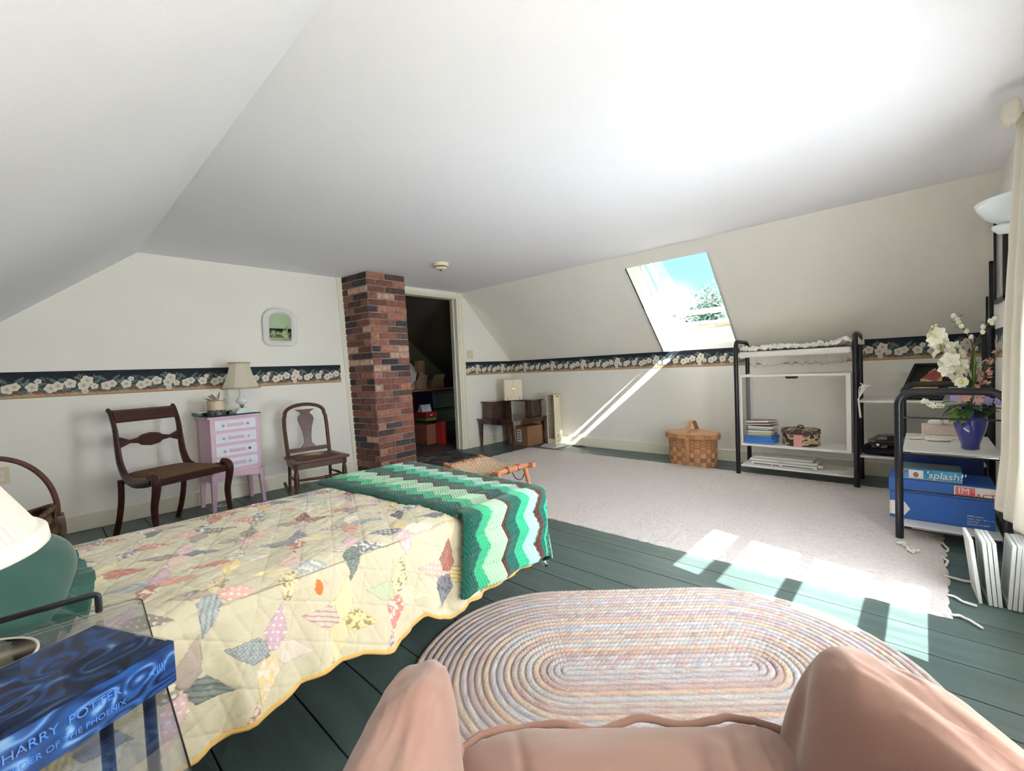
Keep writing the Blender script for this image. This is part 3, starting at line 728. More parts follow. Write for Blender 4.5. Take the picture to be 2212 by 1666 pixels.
def heater():
    root = T('tower_heater', 'cream tower heater with a silver grille beside the corner table', 'heater', (4.70, 3.63, 0), -5)
    mb = mat('grey heater base', (196, 194, 188), .5)
    b = MB(); b.hexa([(-.16, -.13, 0), (.17, -.13, 0), (.17, .13, 0), (-.16, .13, 0)], [(-.10, -.11, .035), (.13, -.11, .035), (.13, .11, .035), (-.10, .11, .035)]); b.build('base', mb, root, bev=.004)
    b = MB(); z0, z1 = .035, .70
    b.box(.045, -.07, z0, .065, .07, z1); b.box(-.065, -.07, z0, .06, -.058, z1); b.box(-.065, .058, z0, .06, .07, z1); b.box(-.065, -.07, z1-.012, .065, .07, z1); b.box(-.06, -.06, z0, .06, .06, z0+.07)
    b.build('housing', m_cream, root, bev=.004)
    b = MB(); b.box(.035, -.057, z0+.07, .044, .057, z1-.012); b.build('reflector', m_chrome, root)
    for y in (-.022, .022):
        b = MB(); b.tube([(.005, y, z0+.09), (.005, y, z1-.03)], .007, 10); b.build('heating_element', mat('white quartz', (220, 216, 210), .3), root, smooth=True)
    b = MB()
    for y in np.linspace(-.05, .05, 7): b.tube([(-.06, y, z0+.07), (-.06, y, z1-.012)], .0018, 5)
    for z in np.linspace(z0+.08, z1-.02, 12): b.tube([(-.061, -.057, z), (-.061, .057, z)], .0012, 5)
    b.build('grille', m_chrome, root)
    b = MB()
    for i in range(3): b.box(-.03+i*.022, -.0715, z1-.04, -.014+i*.022, -.070, z1-.033); b.box(-.03+i*.022, -.0715, z1-.028, -.014+i*.022, -.070, z1-.022)
    for i in range(3): b.box(-.03+i*.022, -.0715, .07, -.018+i*.022, -.070, .076); b.box(-.03+i*.022, -.0715, .085, -.018+i*.022, -.070, .09)
    b.tube([(.0+.018*cos(t), -.0705, .14+.018*sin(t)) for t in np.linspace(.6, 5.4, 12)], .003, 5)
    b.build('vents_and_dial', m_blackp, root)
    b = MB(); b.tube(cat([(4.74, 3.56, .02), (4.80, 3.50, .01), (4.82, 3.40, .012), (4.77, 3.32, .006), (4.80, 3.22, .008), (4.83, 3.30, .012), (4.79, 3.42, .006), (4.80, 3.26, .016)], 8), .004, 6)
    tag(b.build('power_cord', m_blackp, None, smooth=True), 'black power cord coiled on the floor by the heater', 'cord')
heater()
def carton():
    root = T('cardboard_carton', 'brown cardboard carton with white labels under the corner table', 'box', (4.60, 4.02, 0), -6)
    b = MB(); b.box(-.10, -.10, 0, .22, .30, .27); b.build('body', m_card, root, bev=.003)
    for i, (a, c) in enumerate(((-.07, -.02), (.03, .08))):
        b = MB(); b.box(-.1015, .02+i*.12, .05, -.10, .11+i*.12, .22); b.build('paper_label', m_white, root)
        b = MB()
        for k in range(4): b.box(-.1022, .035+i*.12, .08+k*.035, -.1014, .095+i*.12, .092+k*.035)
        b.build('printed_lines', m_blackp, root)
carton()

# ------------------------------------------------------------------ bed
def bed():
    root = T('bed', 'low single bed under a patchwork quilt with a dark metal frame', 'bed', (.45, 1.75, 0))
    b = MB()
    n = 10; b.box(-1.0, -.43, .30, 1.0, .43, .485); b.build('mattress', m_linen, root, bev=.04, seg=4)
    b = MB(); b.box(-.98, -.44, .22, .99, .44, .29); b.build('bed_frame', m_mahog, root, bev=.005)
    for x in (-.93, .97):
        for y in (-.12, .30):
            b = MB(); b.lathe([(.022, 0), (.03, .03), (.024, .10), (.032, .22)], 14, (x, y, 0)); b.build('leg', m_mahog, root, smooth='auto')
bed()

def fbm(x, y, z=0, o=4, s=1):
    v = 0; a = 1; t = 0
    for i in range(o): v += a*noise.noise((x*s, y*s, z+i*7.1)); t += a; a *= .5; s *= 2
    return v/t
def vnoise(U, V, f, seed=0):
    """cheap vectorised value noise, -1..1"""
    rng = np.random.RandomState(seed); G = rng.rand(128, 128)*2-1
    x = U*f; y = V*f; xi = np.floor(x).astype(int); yi = np.floor(y).astype(int); fx = x-xi; fy = y-yi
    fx = fx*fx*(3-2*fx); fy = fy*fy*(3-2*fy); g = lambda a, b: G[a % 128, b % 128]
    return (g(xi, yi)*(1-fx)+g(xi+1, yi)*fx)*(1-fy)+(g(xi, yi+1)*(1-fx)+g(xi+1, yi+1)*fx)*fy
BX1, BY0, BY1, BZ = 1.475, 1.29, 2.19, .498
def quilt_col(U, V):
    """U along the bed, V across (flat metres): pointed print patches round each block centre"""
    C = np.zeros(U.shape+(3,)); n = vnoise(U, V, 7, 1)
    C[:] = lin((212, 205, 178)); C *= (1+.05*n)[..., None]
    H = np.zeros(U.shape)
    s = .188; rnd = random.Random(11)
    pal = [(206, 120, 112), (232, 176, 168), (118, 126, 148), (96, 104, 134), (150, 140, 126), (238, 214, 150), (228, 190, 196), (168, 182, 190), (120, 112, 104), (236, 222, 176), (216, 150, 130), (176, 158, 150),
           (208, 170, 196), (190, 202, 170), (178, 92, 86), (232, 226, 206), (232, 216, 170), (236, 200, 190), (106, 128, 132), (226, 212, 200)]
    ca, sa = cos(.35), sin(.35)
    X = U; Y = V
    i0, i1 = int(X.min()/s)-1, int(X.max()/s)+2; j0, j1 = int(Y.min()/s)-1, int(Y.max()/s)+2
    for i in range(i0, i1):
        for j in range(j0, j1):
            cx = (i+.5)*s+(.5*s if j % 2 else 0); cy = (j+.5)*s
            m0 = (np.abs(X-cx) < s*.62) & (np.abs(Y-cy) < s*.62)
            if not m0.any(): continue
            for k in range(4):
                a = k*pi/2+.42; L = s*.60; a0 = .34*L; w = s*.155
                p = (X-cx)*cos(a)+(Y-cy)*sin(a); q = -(X-cx)*sin(a)+(Y-cy)*cos(a)
                wid = np.where(p < a0, w*(.28+.72*p/a0), w*(L-p)/(L-a0))
                m = m0 & (p > .004) & (p < L) & (np.abs(q) < wid)
                c = lin(rnd.choice(pal))*.78+lin((222, 214, 190))*.22; typ = rnd.randrange(7)
                if not m.any(): continue
                base = np.broadcast_to(c, C.shape).copy()
                x, y = X, Y
                if typ == 0: t = ((np.mod(p, .010) < .004) ^ (np.mod(q, .010) < .004)); base[t] = lin((60, 62, 68)) if rnd.random() < .35 else base[t]*.6
                elif typ == 1: t = (np.mod(p, .016)-.008)**2+(np.mod(q, .016)-.008)**2 < .0032**2; base[t] = lin((240, 232, 220))
                elif typ == 2: t = np.mod(q, .012) < .004; base[t] = base[t]*.62
                elif typ == 3: t = vnoise(X, Y, 140, 5) > .25; base[t] = lin((238, 228, 212))
                elif typ == 4: t = vnoise(X, Y, 170, 9) > .35; base[t] = base[t]*.45
                C[m] = base[m]
                ed = m & (np.abs(np.abs(q)-wid) < .0018); C[ed] *= .72; H[ed] -= .0016
                H[m] += .0012
    st = ((U-.52)/.012)**2+((V-.935)/.020)**2 < 1; C[st] = lin((236, 128, 70))
    # seams between cream pieces and hand quilting lines
    for (a, sp, of) in ((.42, s*.5, 0), (.42+pi/2, s*.5, .03)):
        q = X*cos(a)+Y*sin(a)+.004*vnoise(X, Y, 9, 3); d = np.abs(np.mod(q+of, sp)-sp/2)
        H -= .0022*np.exp(-(d/.004)**2); C *= (1-.10*np.exp(-(d/.0016)**2))[..., None]
    for (a, sp) in ((1.2, .052), (-.35, .052)):
        q = X*cos(a)+Y*sin(a)+.010*vnoise(X, Y, 6, 13); d = np.abs(np.mod(q, sp)-sp/2)
        H -= .0020*np.exp(-(d/.005)**2)
    return C, H
def quilt():
    HX = [(-.7, .20), (.0, .20), (.19, .215), (.26, .231), (.37, .255), (.42, .262), (.52, .266), (.60, .262), (.68, .232), (.72, .228), (.79, .262), (.83, .272), (.87, .246), (.92, .222), (.99, .252), (1.1, .243), (1.25, .26), (1.5, .27)]
    hx, hz = zip(*HX)
    xl = lambda x: np.clip((.14-x)/.35, 0, 1)
    u = np.arange(-.55, 1.486, .0036); nv = 360
    hem = np.interp(u, hx, hz)-.13*xl(u)
    # v: 0 far hem .. 1 near hem
    nf, nt, nn = 20, 250, 120
    Vf = np.concatenate([np.linspace(-.22, 0, nf, endpoint=False), np.linspace(0, BY1-BY0, nt, endpoint=False)])
    NU = len(u); P = np.zeros((NU, nf+nt+nn, 3)); FV = np.zeros((NU, nf+nt+nn))
    top = BZ+.012
    for i in range(nf):
        P[:, i, 1] = BY1+.03+.02*(1-i/nf); P[:, i, 2] = top-.01+Vf[i]; FV[:, i] = Vf[i]
    for k in range(nt):
        i = nf+k; v = Vf[i]; P[:, i, 1] = BY1-v; e = min(v, (BY1-BY0)-v)
        P[:, i, 2] = top-.02*math.exp(-(e/.035)**2); FV[:, i] = v
    w = BY1-BY0; ln = top-.02-hem
    for k in range(nn):
        t = (k+1)/nn; d = t*ln*1.03
        fold = np.sin(u*2*pi/.31+.9)*.5+np.sin(u*2*pi/.17+2.0)*.35+.25*np.sin(u*2*pi/.093)
        # the cloth leaves the edge and hangs a little outward, folds growing downward
        out = .018*np.minimum(1, d/.02)+(.085+.10*xl(u))*t**1.3+fold*.022*t**1.5
        P[:, nf+nt+k, 1] = BY0-out; P[:, nf+nt+k, 2] = top-.02-d*.985-.006*np.minimum(1, d/.02)
        FV[:, nf+nt+k] = w+d
    P[..., 0] = u[:, None]
    UU = np.broadcast_to(u[:, None], FV.shape)
    C, H = quilt_col(UU, FV)
    H = H+.0045*vnoise(UU, FV, 13, 21)+.0025*vnoise(UU, FV, 40, 22)+.006*vnoise(UU, FV, 5, 23)
    topm = (FV > 0) & (FV < w)
    P[..., 2] += np.where(topm, H, 0); P[..., 1] -= np.where(FV >= w, H, 0)
    # the quilt rises over the pillows at the head end
    P[..., 2] += np.where(topm, .0, 0)
    C[:, -4:] = lin((226, 190, 120)); C[:, :3] = lin((226, 190, 120))
    o = sheet('patchwork_quilt', P, m_quilt, None, C, solid=.006)
    tag(o, 'cream patchwork quilt with pointed print patches spread over the low bed', 'quilt')
    b = MB(); e = P[:, -1]; b.tube([tuple(p) for p in e[::4]], .0055, 6); b.build('binding', mat('yellow binding', (222, 182, 110), .8), o, smooth=True)
quilt()

def afghan():
    CX, CY, Z0 = 1.485, BY0-.012, BZ+.030
    a0n, a0f = 1.045, .945          # head-side edge, near and far
    nb, na = 330, 250
    # flat b: 0 at far hem .. ; bed spans 0..w then drop
    w = BY1-CY; A = np.linspace(0, 1, na)
    bmax = w+.275; Bv = np.linspace(-.06, bmax, nb)
    AA = np.zeros((na, nb)); BB = np.broadcast_to(Bv[None], (na, nb)).copy()
    head = np.interp(Bv, [0, w, bmax], [a0f, a0n, a0n])
    foot = np.full(nb, CX+.35)
    AA = head[None]+(foot-head)[None]*A[:, None]
    ea = AA-CX; eb = BB-w
    P = np.zeros((na, nb, 3)); d = np.hypot(np.maximum(ea, 0), np.maximum(eb, 0)); d0 = d.copy()
    d = np.where(d > .31, .31+(d-.31)*.5, d)
    dirx = np.where(d0 > 0, np.maximum(ea, 0)/np.maximum(d0, 1e-9), 0); diry = np.where(d0 > 0, np.maximum(eb, 0)/np.maximum(d0, 1e-9), 0)
    R = .03
    arc = np.minimum(d, R*pi/2); hout = R*np.sin(arc/R); down = R*(1-np.cos(arc/R))+np.maximum(0, d-R*pi/2)*.99
    ang = np.arctan2(np.maximum(ea, 0), np.maximum(eb, 0))
    wob = .010*np.sin(AA*31+1)+.012*np.sin(ang*6)*(d > 0)
    side = diry**2; hout = hout*(1+.35*side)+.012*side*np.minimum(1, d/.03)+np.maximum(0, d-R)*(.02+.30*side)*.9+wob*np.minimum(1, d/.2)
    P[..., 0] = np.minimum(AA, CX)+dirx*hout; P[..., 1] = BY1-np.minimum(BB, w)-diry*hout; P[..., 2] = Z0-down
    # zigzag stripes
    per = .112; amp = .019
    tri = np.abs(np.mod(BB/per, 1)*2-1)*2-1
    t = AA-1.045+amp*tri+np.interp(BB, [0, w], [.10, 0])*np.clip(1-(AA-.945)/.5, 0, 1)
    bands = [(-1, (14, 92, 78)), (.062, (60, 190, 138)), (.112, (184, 226, 190)), (.192, (94, 50, 40)), (.212, (22, 104, 92)), (.277, (58, 196, 148)), (.327, (178, 232, 212)), (.385, (94, 50, 40)),
             (.415, (20, 108, 94)), (.455, (52, 200, 156)), (.475, (20, 108, 94)), (.505, (94, 50, 40)), (.535, (50, 204, 164)), (.60, (20, 110, 98)), (.66, (180, 230, 212)), (.74, (94, 50, 40)), (.77, (22, 104, 92))]
    C = np.zeros((na, nb, 3))
    for th, c in bands: C[t > th] = lin(c)
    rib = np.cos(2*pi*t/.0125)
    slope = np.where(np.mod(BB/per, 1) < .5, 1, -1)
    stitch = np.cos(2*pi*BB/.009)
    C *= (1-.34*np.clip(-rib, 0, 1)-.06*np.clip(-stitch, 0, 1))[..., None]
    hgt = .0028*rib+.0008*stitch
    top = (d <= 0)
    P[..., 0] -= .40*np.maximum(0, down-.01)*side
    nx = np.where(top, 0, dirx); ny = np.where(top, 0, -diry)
    P[..., 2] += np.where(top, hgt, 0)+np.where(top, .006*vnoise(AA, BB, 9, 4)+.004*np.sin(2*pi*BB/per)*0, 0)
    P[..., 0] += nx*hgt; P[..., 1] += ny*hgt
    # tuck the head edge down onto the quilt
    edge = np.clip(1-(AA-head[None])/.03, 0, 1)
    P[..., 2] -= np.where(top, edge**2*.016, 0); P[..., 1] += np.where((eb > .02), edge**2*.018, 0)
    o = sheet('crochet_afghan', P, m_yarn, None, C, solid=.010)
    tag(o, 'green and brown zigzag crocheted afghan folded over the foot of the bed', 'blanket')
afghan()

def soft(name, c, h, e, mt, parent, M=None, f=None, nu=64, nv=40, col=None, vexp=None):
    """superellipsoid cushion with half sizes h, rounding exponent e, displaced by f(x,y,z)->(dx,dy,dz)"""
    P = np.zeros((nu, nv, 3)); e2 = vexp or e
    for i in range(nu):
        th = 2*pi*i/nu
        for j in range(nv):
            ph = -pi/2+pi*(.0005+.999*j/(nv-1)); s = lambda v, q: math.copysign(abs(v)**(2/q), v)
            x = s(cos(ph), e2)*s(cos(th), e); y = s(cos(ph), e2)*s(sin(th), e); z = s(sin(ph), e2)
            if j in (0, nv-1): x = y = 0
            p = [x*h[0], y*h[1], z*h[2]]
            if f:
                d = f(x, y, z); p = [p[k]+d[k] for k in range(3)]
            p = Vector(p)
            if M: p = M @ p
            P[i, j] = (c[0]+p.x, c[1]+p.y, c[2]+p.z)
    return sheet(name, P, mt, parent, closed_u=True)

def pillows():
    M = Matrix.Rotation(radians(6), 3, 'Z')
    def pf(x, y, z): return (-.02*x*(1-abs(y)), -.02*y*(1-abs(x)), .012*fbm(x*2, y*2, z, 3))
    o = soft('white_pillow', (-.30, 1.74, .585), (.20, .34, .075), 5, m_linen, None, M, pf, vexp=2.2)
    tag(o, 'white bed pillow lying behind the green ruffled cushion', 'pillow')
    root = T('ruffled_cushion', 'dark green ruffled cushion on the head of the bed', 'cushion', (-.125, 1.53, .615))
    tilt = Matrix.Rotation(radians(-14), 3, 'Z') @ Matrix.Rotation(radians(20), 3, 'X') @ Matrix.Rotation(radians(12), 3, 'Y')
    soft('cushion_cover', (0, 0, 0), (.165, .17, .098), 3.2, m_green, root, tilt, lambda x, y, z: (0, 0, .006*fbm(x*3, y*3, 2, 3)), vexp=2.1)
    # gathered ruffle round the seam
    n, k = 520, 9; P = np.zeros((n, k, 3))
    for i in range(n):
        th = 2*pi*i/n; s = lambda v, q: math.copysign(abs(v)**(2/q), v)
        bx, by = s(cos(th), 3.2)*.162, s(sin(th), 3.2)*.167; L = hypot(bx, by); dx, dy = bx/L, by/L
        for j in range(k):
            t = j/(k-1); wv = sin(i*2*pi/n*24+.9*sin(i*.05))+.45*sin(i*2*pi/n*53+1); kk = 1-.8*max(0, min(1, (by/.167+.1)/.6))
            q = Vector((bx+dx*.052*kk*t*(1+.12*sin(i*.13)), by+dy*.052*kk*t*(1+.12*sin(i*.13)), wv*.017*kk*t**.7)); q = tilt @ q
            P[i, j] = q
    sheet('ruffle', P, m_green, root, closed_u=True, solid=.0015)
pillows()

# ------------------------------------------------------------------ bedside table and things on it
GZ = .65
def nightstand():
    root = T('bedside_table', 'glass topped bedside table with black metal legs beside the bed', 'table', (-.166, .784, 0), -2.9)
    b = MB(); b.prism(rr(.53, .66, .02), GZ-.008, GZ, 'z'); b.build('glass_top', m_glass, root, bev=.001)
    b = MB(); b.tube([(x, y, GZ-.004) for x, y in rr(.53, .66, .02)], .0011, 6, closed=True); b.build('glass_edge', glassy('green glass edge', (.62, .72, .70), 1.0, .1), root)
    for x, y in ((.252, .079), (.204, .079), (-.245, .079), (-.245, -.2)):
        b = MB(); b.tube([(x, y, 0), (x, y, GZ-.008)], .0078, 12); b.build('leg', m_black, root, smooth='auto')
    b = MB(); b.tube([(-.245, .079, .02), (.252, .079, .02)], .007, 8); b.build('foot_bar', m_black, root)
    b = MB(); b.tube([(-.25, .305, GZ+.002)]+bez((-.25, .305, GZ+.01), (-.25, .305, GZ+.034), (-.25, .305, GZ+.034), (-.23, .305, GZ+.034), 5)+bez((.190, .305, GZ+.034), (.206, .305, GZ+.034), (.206, .305, GZ+.034), (.206, .305, GZ+.018), 5)+[(.206, .305, GZ+.001)], .0052, 10)
    b.build('gallery_rail', m_black, root, smooth='auto')
nightstand()
def book():
    root = T('thick_book', 'thick blue hardcover book in clear film on the bedside table', 'book', (.106, .742, GZ+.001), math.degrees(atan2(-.41, -.91)))
    # local +x runs along the spine towards the left of the picture, +y(-) away
    L, D, H = .236, .160, .052
    b = MB(); b.box(.004, -D+.006, .004, L-.004, -.004, H-.004); b.build('pages', mat('page block', (232, 226, 212), .9), root)
    nu, nv = 150, 170
    def face(name, O, eu, ev, su, sv, painter, nu, nv):
        u = np.linspace(0, 1, nu); v = np.linspace(0, 1, nv); U, V = np.meshgrid(u, v, indexing='ij')
        P = np.array(O)[None, None]+U[..., None]*np.array(eu)*su+V[..., None]*np.array(ev)*sv
        return sheet(name, P, m_cover, root, painter(U*su, V*sv), smooth=False, solid=.002)
    def swirl(U, V, sh=0):
        n1 = vnoise(U+V*.4+sh, V*1.6, 26, 31); n2 = vnoise(U*.7+n1*.012+sh, V*2.2, 48, 32); n3 = vnoise(U*1.2+.3, V*.8+U*.7, 14, 33)
        t = .5+.38*np.sin(10*n1+U*22-V*60+5*n3)+.25*n2; t = np.clip(t*.85+.2*n3+.06, 0, 1)[..., None]
        a, b_, c = lin((28, 34, 62)), lin((48, 100, 178)), lin((140, 186, 226))
        C = a*(1-t)+b_*t; hi = np.clip((t-.78)*4, 0, 1); C = C*(1-hi)+c*hi
        dk = np.clip(n3*1.6-.3, 0, 1)[..., None]; C = C*(1-dk*.45)+lin((44, 42, 62))*dk*.45
        return C
    global m_cover
    m_cover = mat('glossy blue jacket', (40, 80, 150), .18, attr=True, coat=.8)
    face('front_cover', (0, 0, H), (1, 0, 0), (0, -1, 0), L, D, lambda U, V: swirl(U, V), 180, 130)
    face('spine', (0, .001, 0), (1, 0, 0), (0, 0, 1), L, H+.001, lambda U, V: swirl(U, V*1.5, .4)*.9, 180, 44)
    face('jacket_end', (-.001, 0, 0), (0, -1, 0), (0, 0, 1), .012, H+.001, lambda U, V: swirl(U, V, .9), 14, 30)
    face('back_cover', (0, 0, -.0005), (1, 0, 0), (0, -1, 0), L, D, lambda U, V: swirl(U, V, .7), 40, 30)
    mt = mat('pale blue foil', (70, 124, 206), .35)
    # the title runs along the spine, read from the camera side (towards local -x)
    text('title', 'HARRY  POTTER', .0140, mt, root, frame_m(Vector((.062, .0025, .028)), (-1, 0, 0), (0, 0, 1)), .0003, 'RIGHT')
    text('title', 'AND THE ORDER OF THE PHOENIX', .0094, mt, root, frame_m(Vector((.058, .0025, .012)), (-1, 0, 0), (0, 0, 1)), .0003, 'RIGHT')
    b = MB()
    for k in range(4): b.box(.013+k*.0028, .002, .024, .0140+k*.0028, .003, .036)
    b.prism([(.026, .026), (.032, .030), (.026, .034)], .002, .003, 'y'); b.build('spine_emblem', mt, root)
    b = MB(); b.box(-.002, -D-.002, H+.001, L+.002, .002, H+.0018); b.build('clear_film', m_glass, root)
    b = MB(); b.prism([(.008, -.148), (.05, -.156), (.045, -.172), (.01, -.168)], H-.010, H-.008, 'z'); b.build('bookmark', m_white, root)
book()
def bedside_lamp():
    root = T('bedside_lamp', 'table lamp with large pleated ivory shade at the left edge', 'lamp', (-.197, .965, GZ))
    b = MB(); b.lathe([(.052, .0075), (.056, .02), (.054, .08), (.046, .10), (.02, .115), (.012, .14), (.012, .20)], 30); b.build('base', mat('honey wood base', (222, 176, 116), .35, var=.15, vs_=20), root, smooth='auto')
    b = MB(); b.lathe([(.008, .20), (.008, .37)], 12); b.build('stem', m_brass, root)
    n = 180; pr = [(.196, .186), (.175, .225), (.145, .28), (.118, .335), (.098, .375)]; vs = []
    b = MB()
    for r, z in pr:
        for j in range(n): t = 2*pi*j/n; q = r*(1+.009*cos(pi*j)); vs.append((q*cos(t), q*sin(t), z))
    b.add(vs, [(i*n+j, i*n+(j+1) % n, (i+1)*n+(j+1) % n, (i+1)*n+j) for i in range(len(pr)-1) for j in range(n)])
    sh = b.build('lamp_shade', m_shade, root, smooth=False)
    b = MB(); b.lathe([(.198, .178), (.201, .181), (.199, .198), (.194, .202)], 72); b.build('shade_trim', m_linen, sh, smooth=True)
    b = MB(); b.lathe([(.097, .372), (.100, .378), (.097, .386)], 48); b.build('shade_trim', m_linen, sh, smooth=True)
bedside_lamp()
def saucer():
    o = T('glass_saucer', 'clear glass saucer with white rim under the bedside lamp', 'saucer', (-.105, 1.005, GZ+.0005))
    b = MB(); b.lathe([(.001, .0), (.06, .0), (.085, .005)], 48); b.build('dish', glassy('saucer glass', (.88, .88, .86), 1.3), o, smooth=True)
    b = MB(); b.tube([(.086*cos(t*pi/24), .086*sin(t*pi/24), .0055) for t in range(48)], .002, 6, closed=True); b.build('rim', m_white, o, smooth=True)
saucer()

# ------------------------------------------------------------------ hoop basket and carton behind the bed
def weave_cols(nu, nv, a, b, seed=0, cu=6, cv=4):
    rng = np.random.RandomState(seed); C = np.zeros((nu, nv, 3))
    i, j = np.meshgrid(np.arange(nu), np.arange(nv), indexing='ij'); u = i//cu; v = j//cv
    up = ((u+v) % 2 == 0); r = rng.rand(nu//cu+1, nv//cv+1)
    C[:] = np.where(up[..., None], lin(a), lin(b))*(.8+.35*r[u, v])[..., None]
    gap = (i % cu == 0) | (j % cv == 0); C[gap] *= .75
    return C, np.where(up, 1., -1.)
def hoop_basket():
    root = T('hoop_basket', 'dark woven basket with a tall hoop handle on the floor at left', 'basket', (-.19, 3.45, 0))
    nu, nv = 144, 48; C, H = weave_cols(nu, nv, (112, 82, 58), (74, 52, 40), 3)
    P = np.zeros((nu, nv, 3))
    for i in range(nu):
        th = 2*pi*i/nu
        for j in range(nv):
            t = j/(nv-1); r = .15+.09*sin(pi*min(1, t*.72+.12)); r += .003*H[i, j]
            P[i, j] = (r*1.03*cos(th), r*.95*sin(th), .02+.37*t+.03*cos(2*th)*t)
    sheet('body', P, m_wick, root, C, closed_u=True, solid=.006)
    b = MB(); b.lathe([(.001, .02), (.16, .02)], 24); b.build('bottom', m_mahog, root)
    b = MB(); b.tube([(.236*cos(a), 0, .40+.315*sin(a)) for a in np.linspace(-.12, pi+.12, 40)], .0125, 10); b.build('hoop_handle', mat('bent vine', (104, 66, 50), .6, var=.4, vs_=20, bump=.002, bs=60), root, smooth=True)
    for s in (-1, 1):
        b = MB()
        for k in range(7): b.tube(cat([(s*.232, 0, .44), (s*.225, (k-3)*.022, .38), (s*.215, (k-3)*.012, .30), (s*.20, 0, .22)], 5), .0045, 6)
        b.build('handle_lashing', m_rattan_d, root, smooth=True)
    b = MB(); b.tube([(.225*cos(t), .21*sin(t), .39+.03*cos(2*t)) for t in np.linspace(0, 2*pi, 49)[:-1]], .010, 8, closed=True); b.build('rim', m_rattan_d, root, smooth=True)
m_rattan_d = mat('dark cane', (120, 92, 58), .6, var=.5, vs_=30)
hoop_basket()
b = MB(); b.box(-.20, -.16, 0, .17, .16, .215)
o = T('cardboard_carton', 'mauve brown carton on the floor behind the hoop-handled basket', 'box', (-.085, 4.12, 0)); b.build('body', mat('mauve carton', (118, 92, 86), .8), o, bev=.002)
b = MB(); b.box(-.20, -.02, .2155, .17, .02, .217); b.build('packing_tape', mat('packing tape', (150, 122, 104), .3), o)

# ------------------------------------------------------------------ woven stool
def stool():
    root = T('woven_stool', 'low wooden stool with woven rush seat and turned rails beyond the bed', 'stool', (2.09, 2.195, 0))
    z = .392; HX_, HY_ = .165, .27
    for s in (-1, 1):
        b = MB(); pts = [(s*HX_, -HY_+2*HY_*t, z-.045*sin(pi*t)**1.3+.012) for t in (i/16 for i in range(17))]
        n = len(pts); vs = []
        for x, y, zz in pts: vs += [(x-.016, y, zz-.018), (x+.016, y, zz-.018), (x+.016, y, zz+.014), (x-.016, y, zz+.014)]
        b.add(vs, [(i*4+j, i*4+(j+1) % 4, (i+1)*4+(j+1) % 4, (i+1)*4+j) for i in range(n-1) for j in range(4)]+[(0, 1, 2, 3)[::-1], tuple((n-1)*4+j for j in range(4))])
        b.build('side_rail', m_honey, root, bev=.003)
        b = MB(); y = s*(HY_-.055); n = 21; rs = []; ps = []
        for i in range(n):
            t = i/(n-1); r = .0155+.004*sin(pi*t)
            if i in (6, 8, 12, 14): r += .004
            if i in (7, 13): r -= .003
            rs.append(r); ps.append((-HX_+2*HX_*t, y, z+.006))
        rod = b.build if False else None
        b.tube(ps, rs, 14); k = b.build('turned_rail', m_honey, root, smooth='auto')
        for t in (.30, .36, .64, .70):
            b = MB(); b.tube([(-HX_+2*HX_*t+.0, y+.021*cos(a), z+.006+.021*sin(a)) for a in np.linspace(0, 2*pi, 17)[:-1]], .0022, 5, closed=True)
            b.build('dark_ring', m_mahog, k)
    for sx in (-1, 1):
        for sy in (-1, 1):
            b = MB(); b.tube([(sx*(HX_+.03), sy*(HY_-.01), 0), (sx*HX_*.9, sy*(HY_-.07), z-.01)], [.012, .016], 12); b.build('leg', m_honey, root, smooth='auto')
    for s in (-1, 1):
        b = MB(); b.tube([(s*(HX_+.015), -.22, .14), (s*(HX_+.015), .22, .14)], .009, 8); b.build('stretcher', m_honey, root)
    nu, nv = 90, 64; C, H = weave_cols(nu, nv, (234, 204, 168), (206, 166, 124), 9, 3, 3); P = np.zeros((nu, nv, 3))
    for i in range(nu):
        for j in range(nv):
            t = i/(nu-1); s_ = j/(nv-1)*2-1; x = s_*(HX_+.019); y = -(HY_-.08)+2*(HY_-.08)*t
            P[i, j] = (x, y, z+.028-.045*sin(pi*((y+HY_)/(2*HY_)))**1.3+.002*H[i, j]-.03*max(0, abs(s_)-.93)/.07)
    sheet('woven_seat', P, m_wick, root, C, solid=.012)
    b = MB(); b.tube(cat([(-.02, -HY_+.03, z-.01), (.0, -HY_+.02, z-.05), (.03, -HY_+.0, z-.06), (.06, -HY_, z-.03)], 6), .0035, 6); b.build('leather_strap', m_mahog, root)
stool()

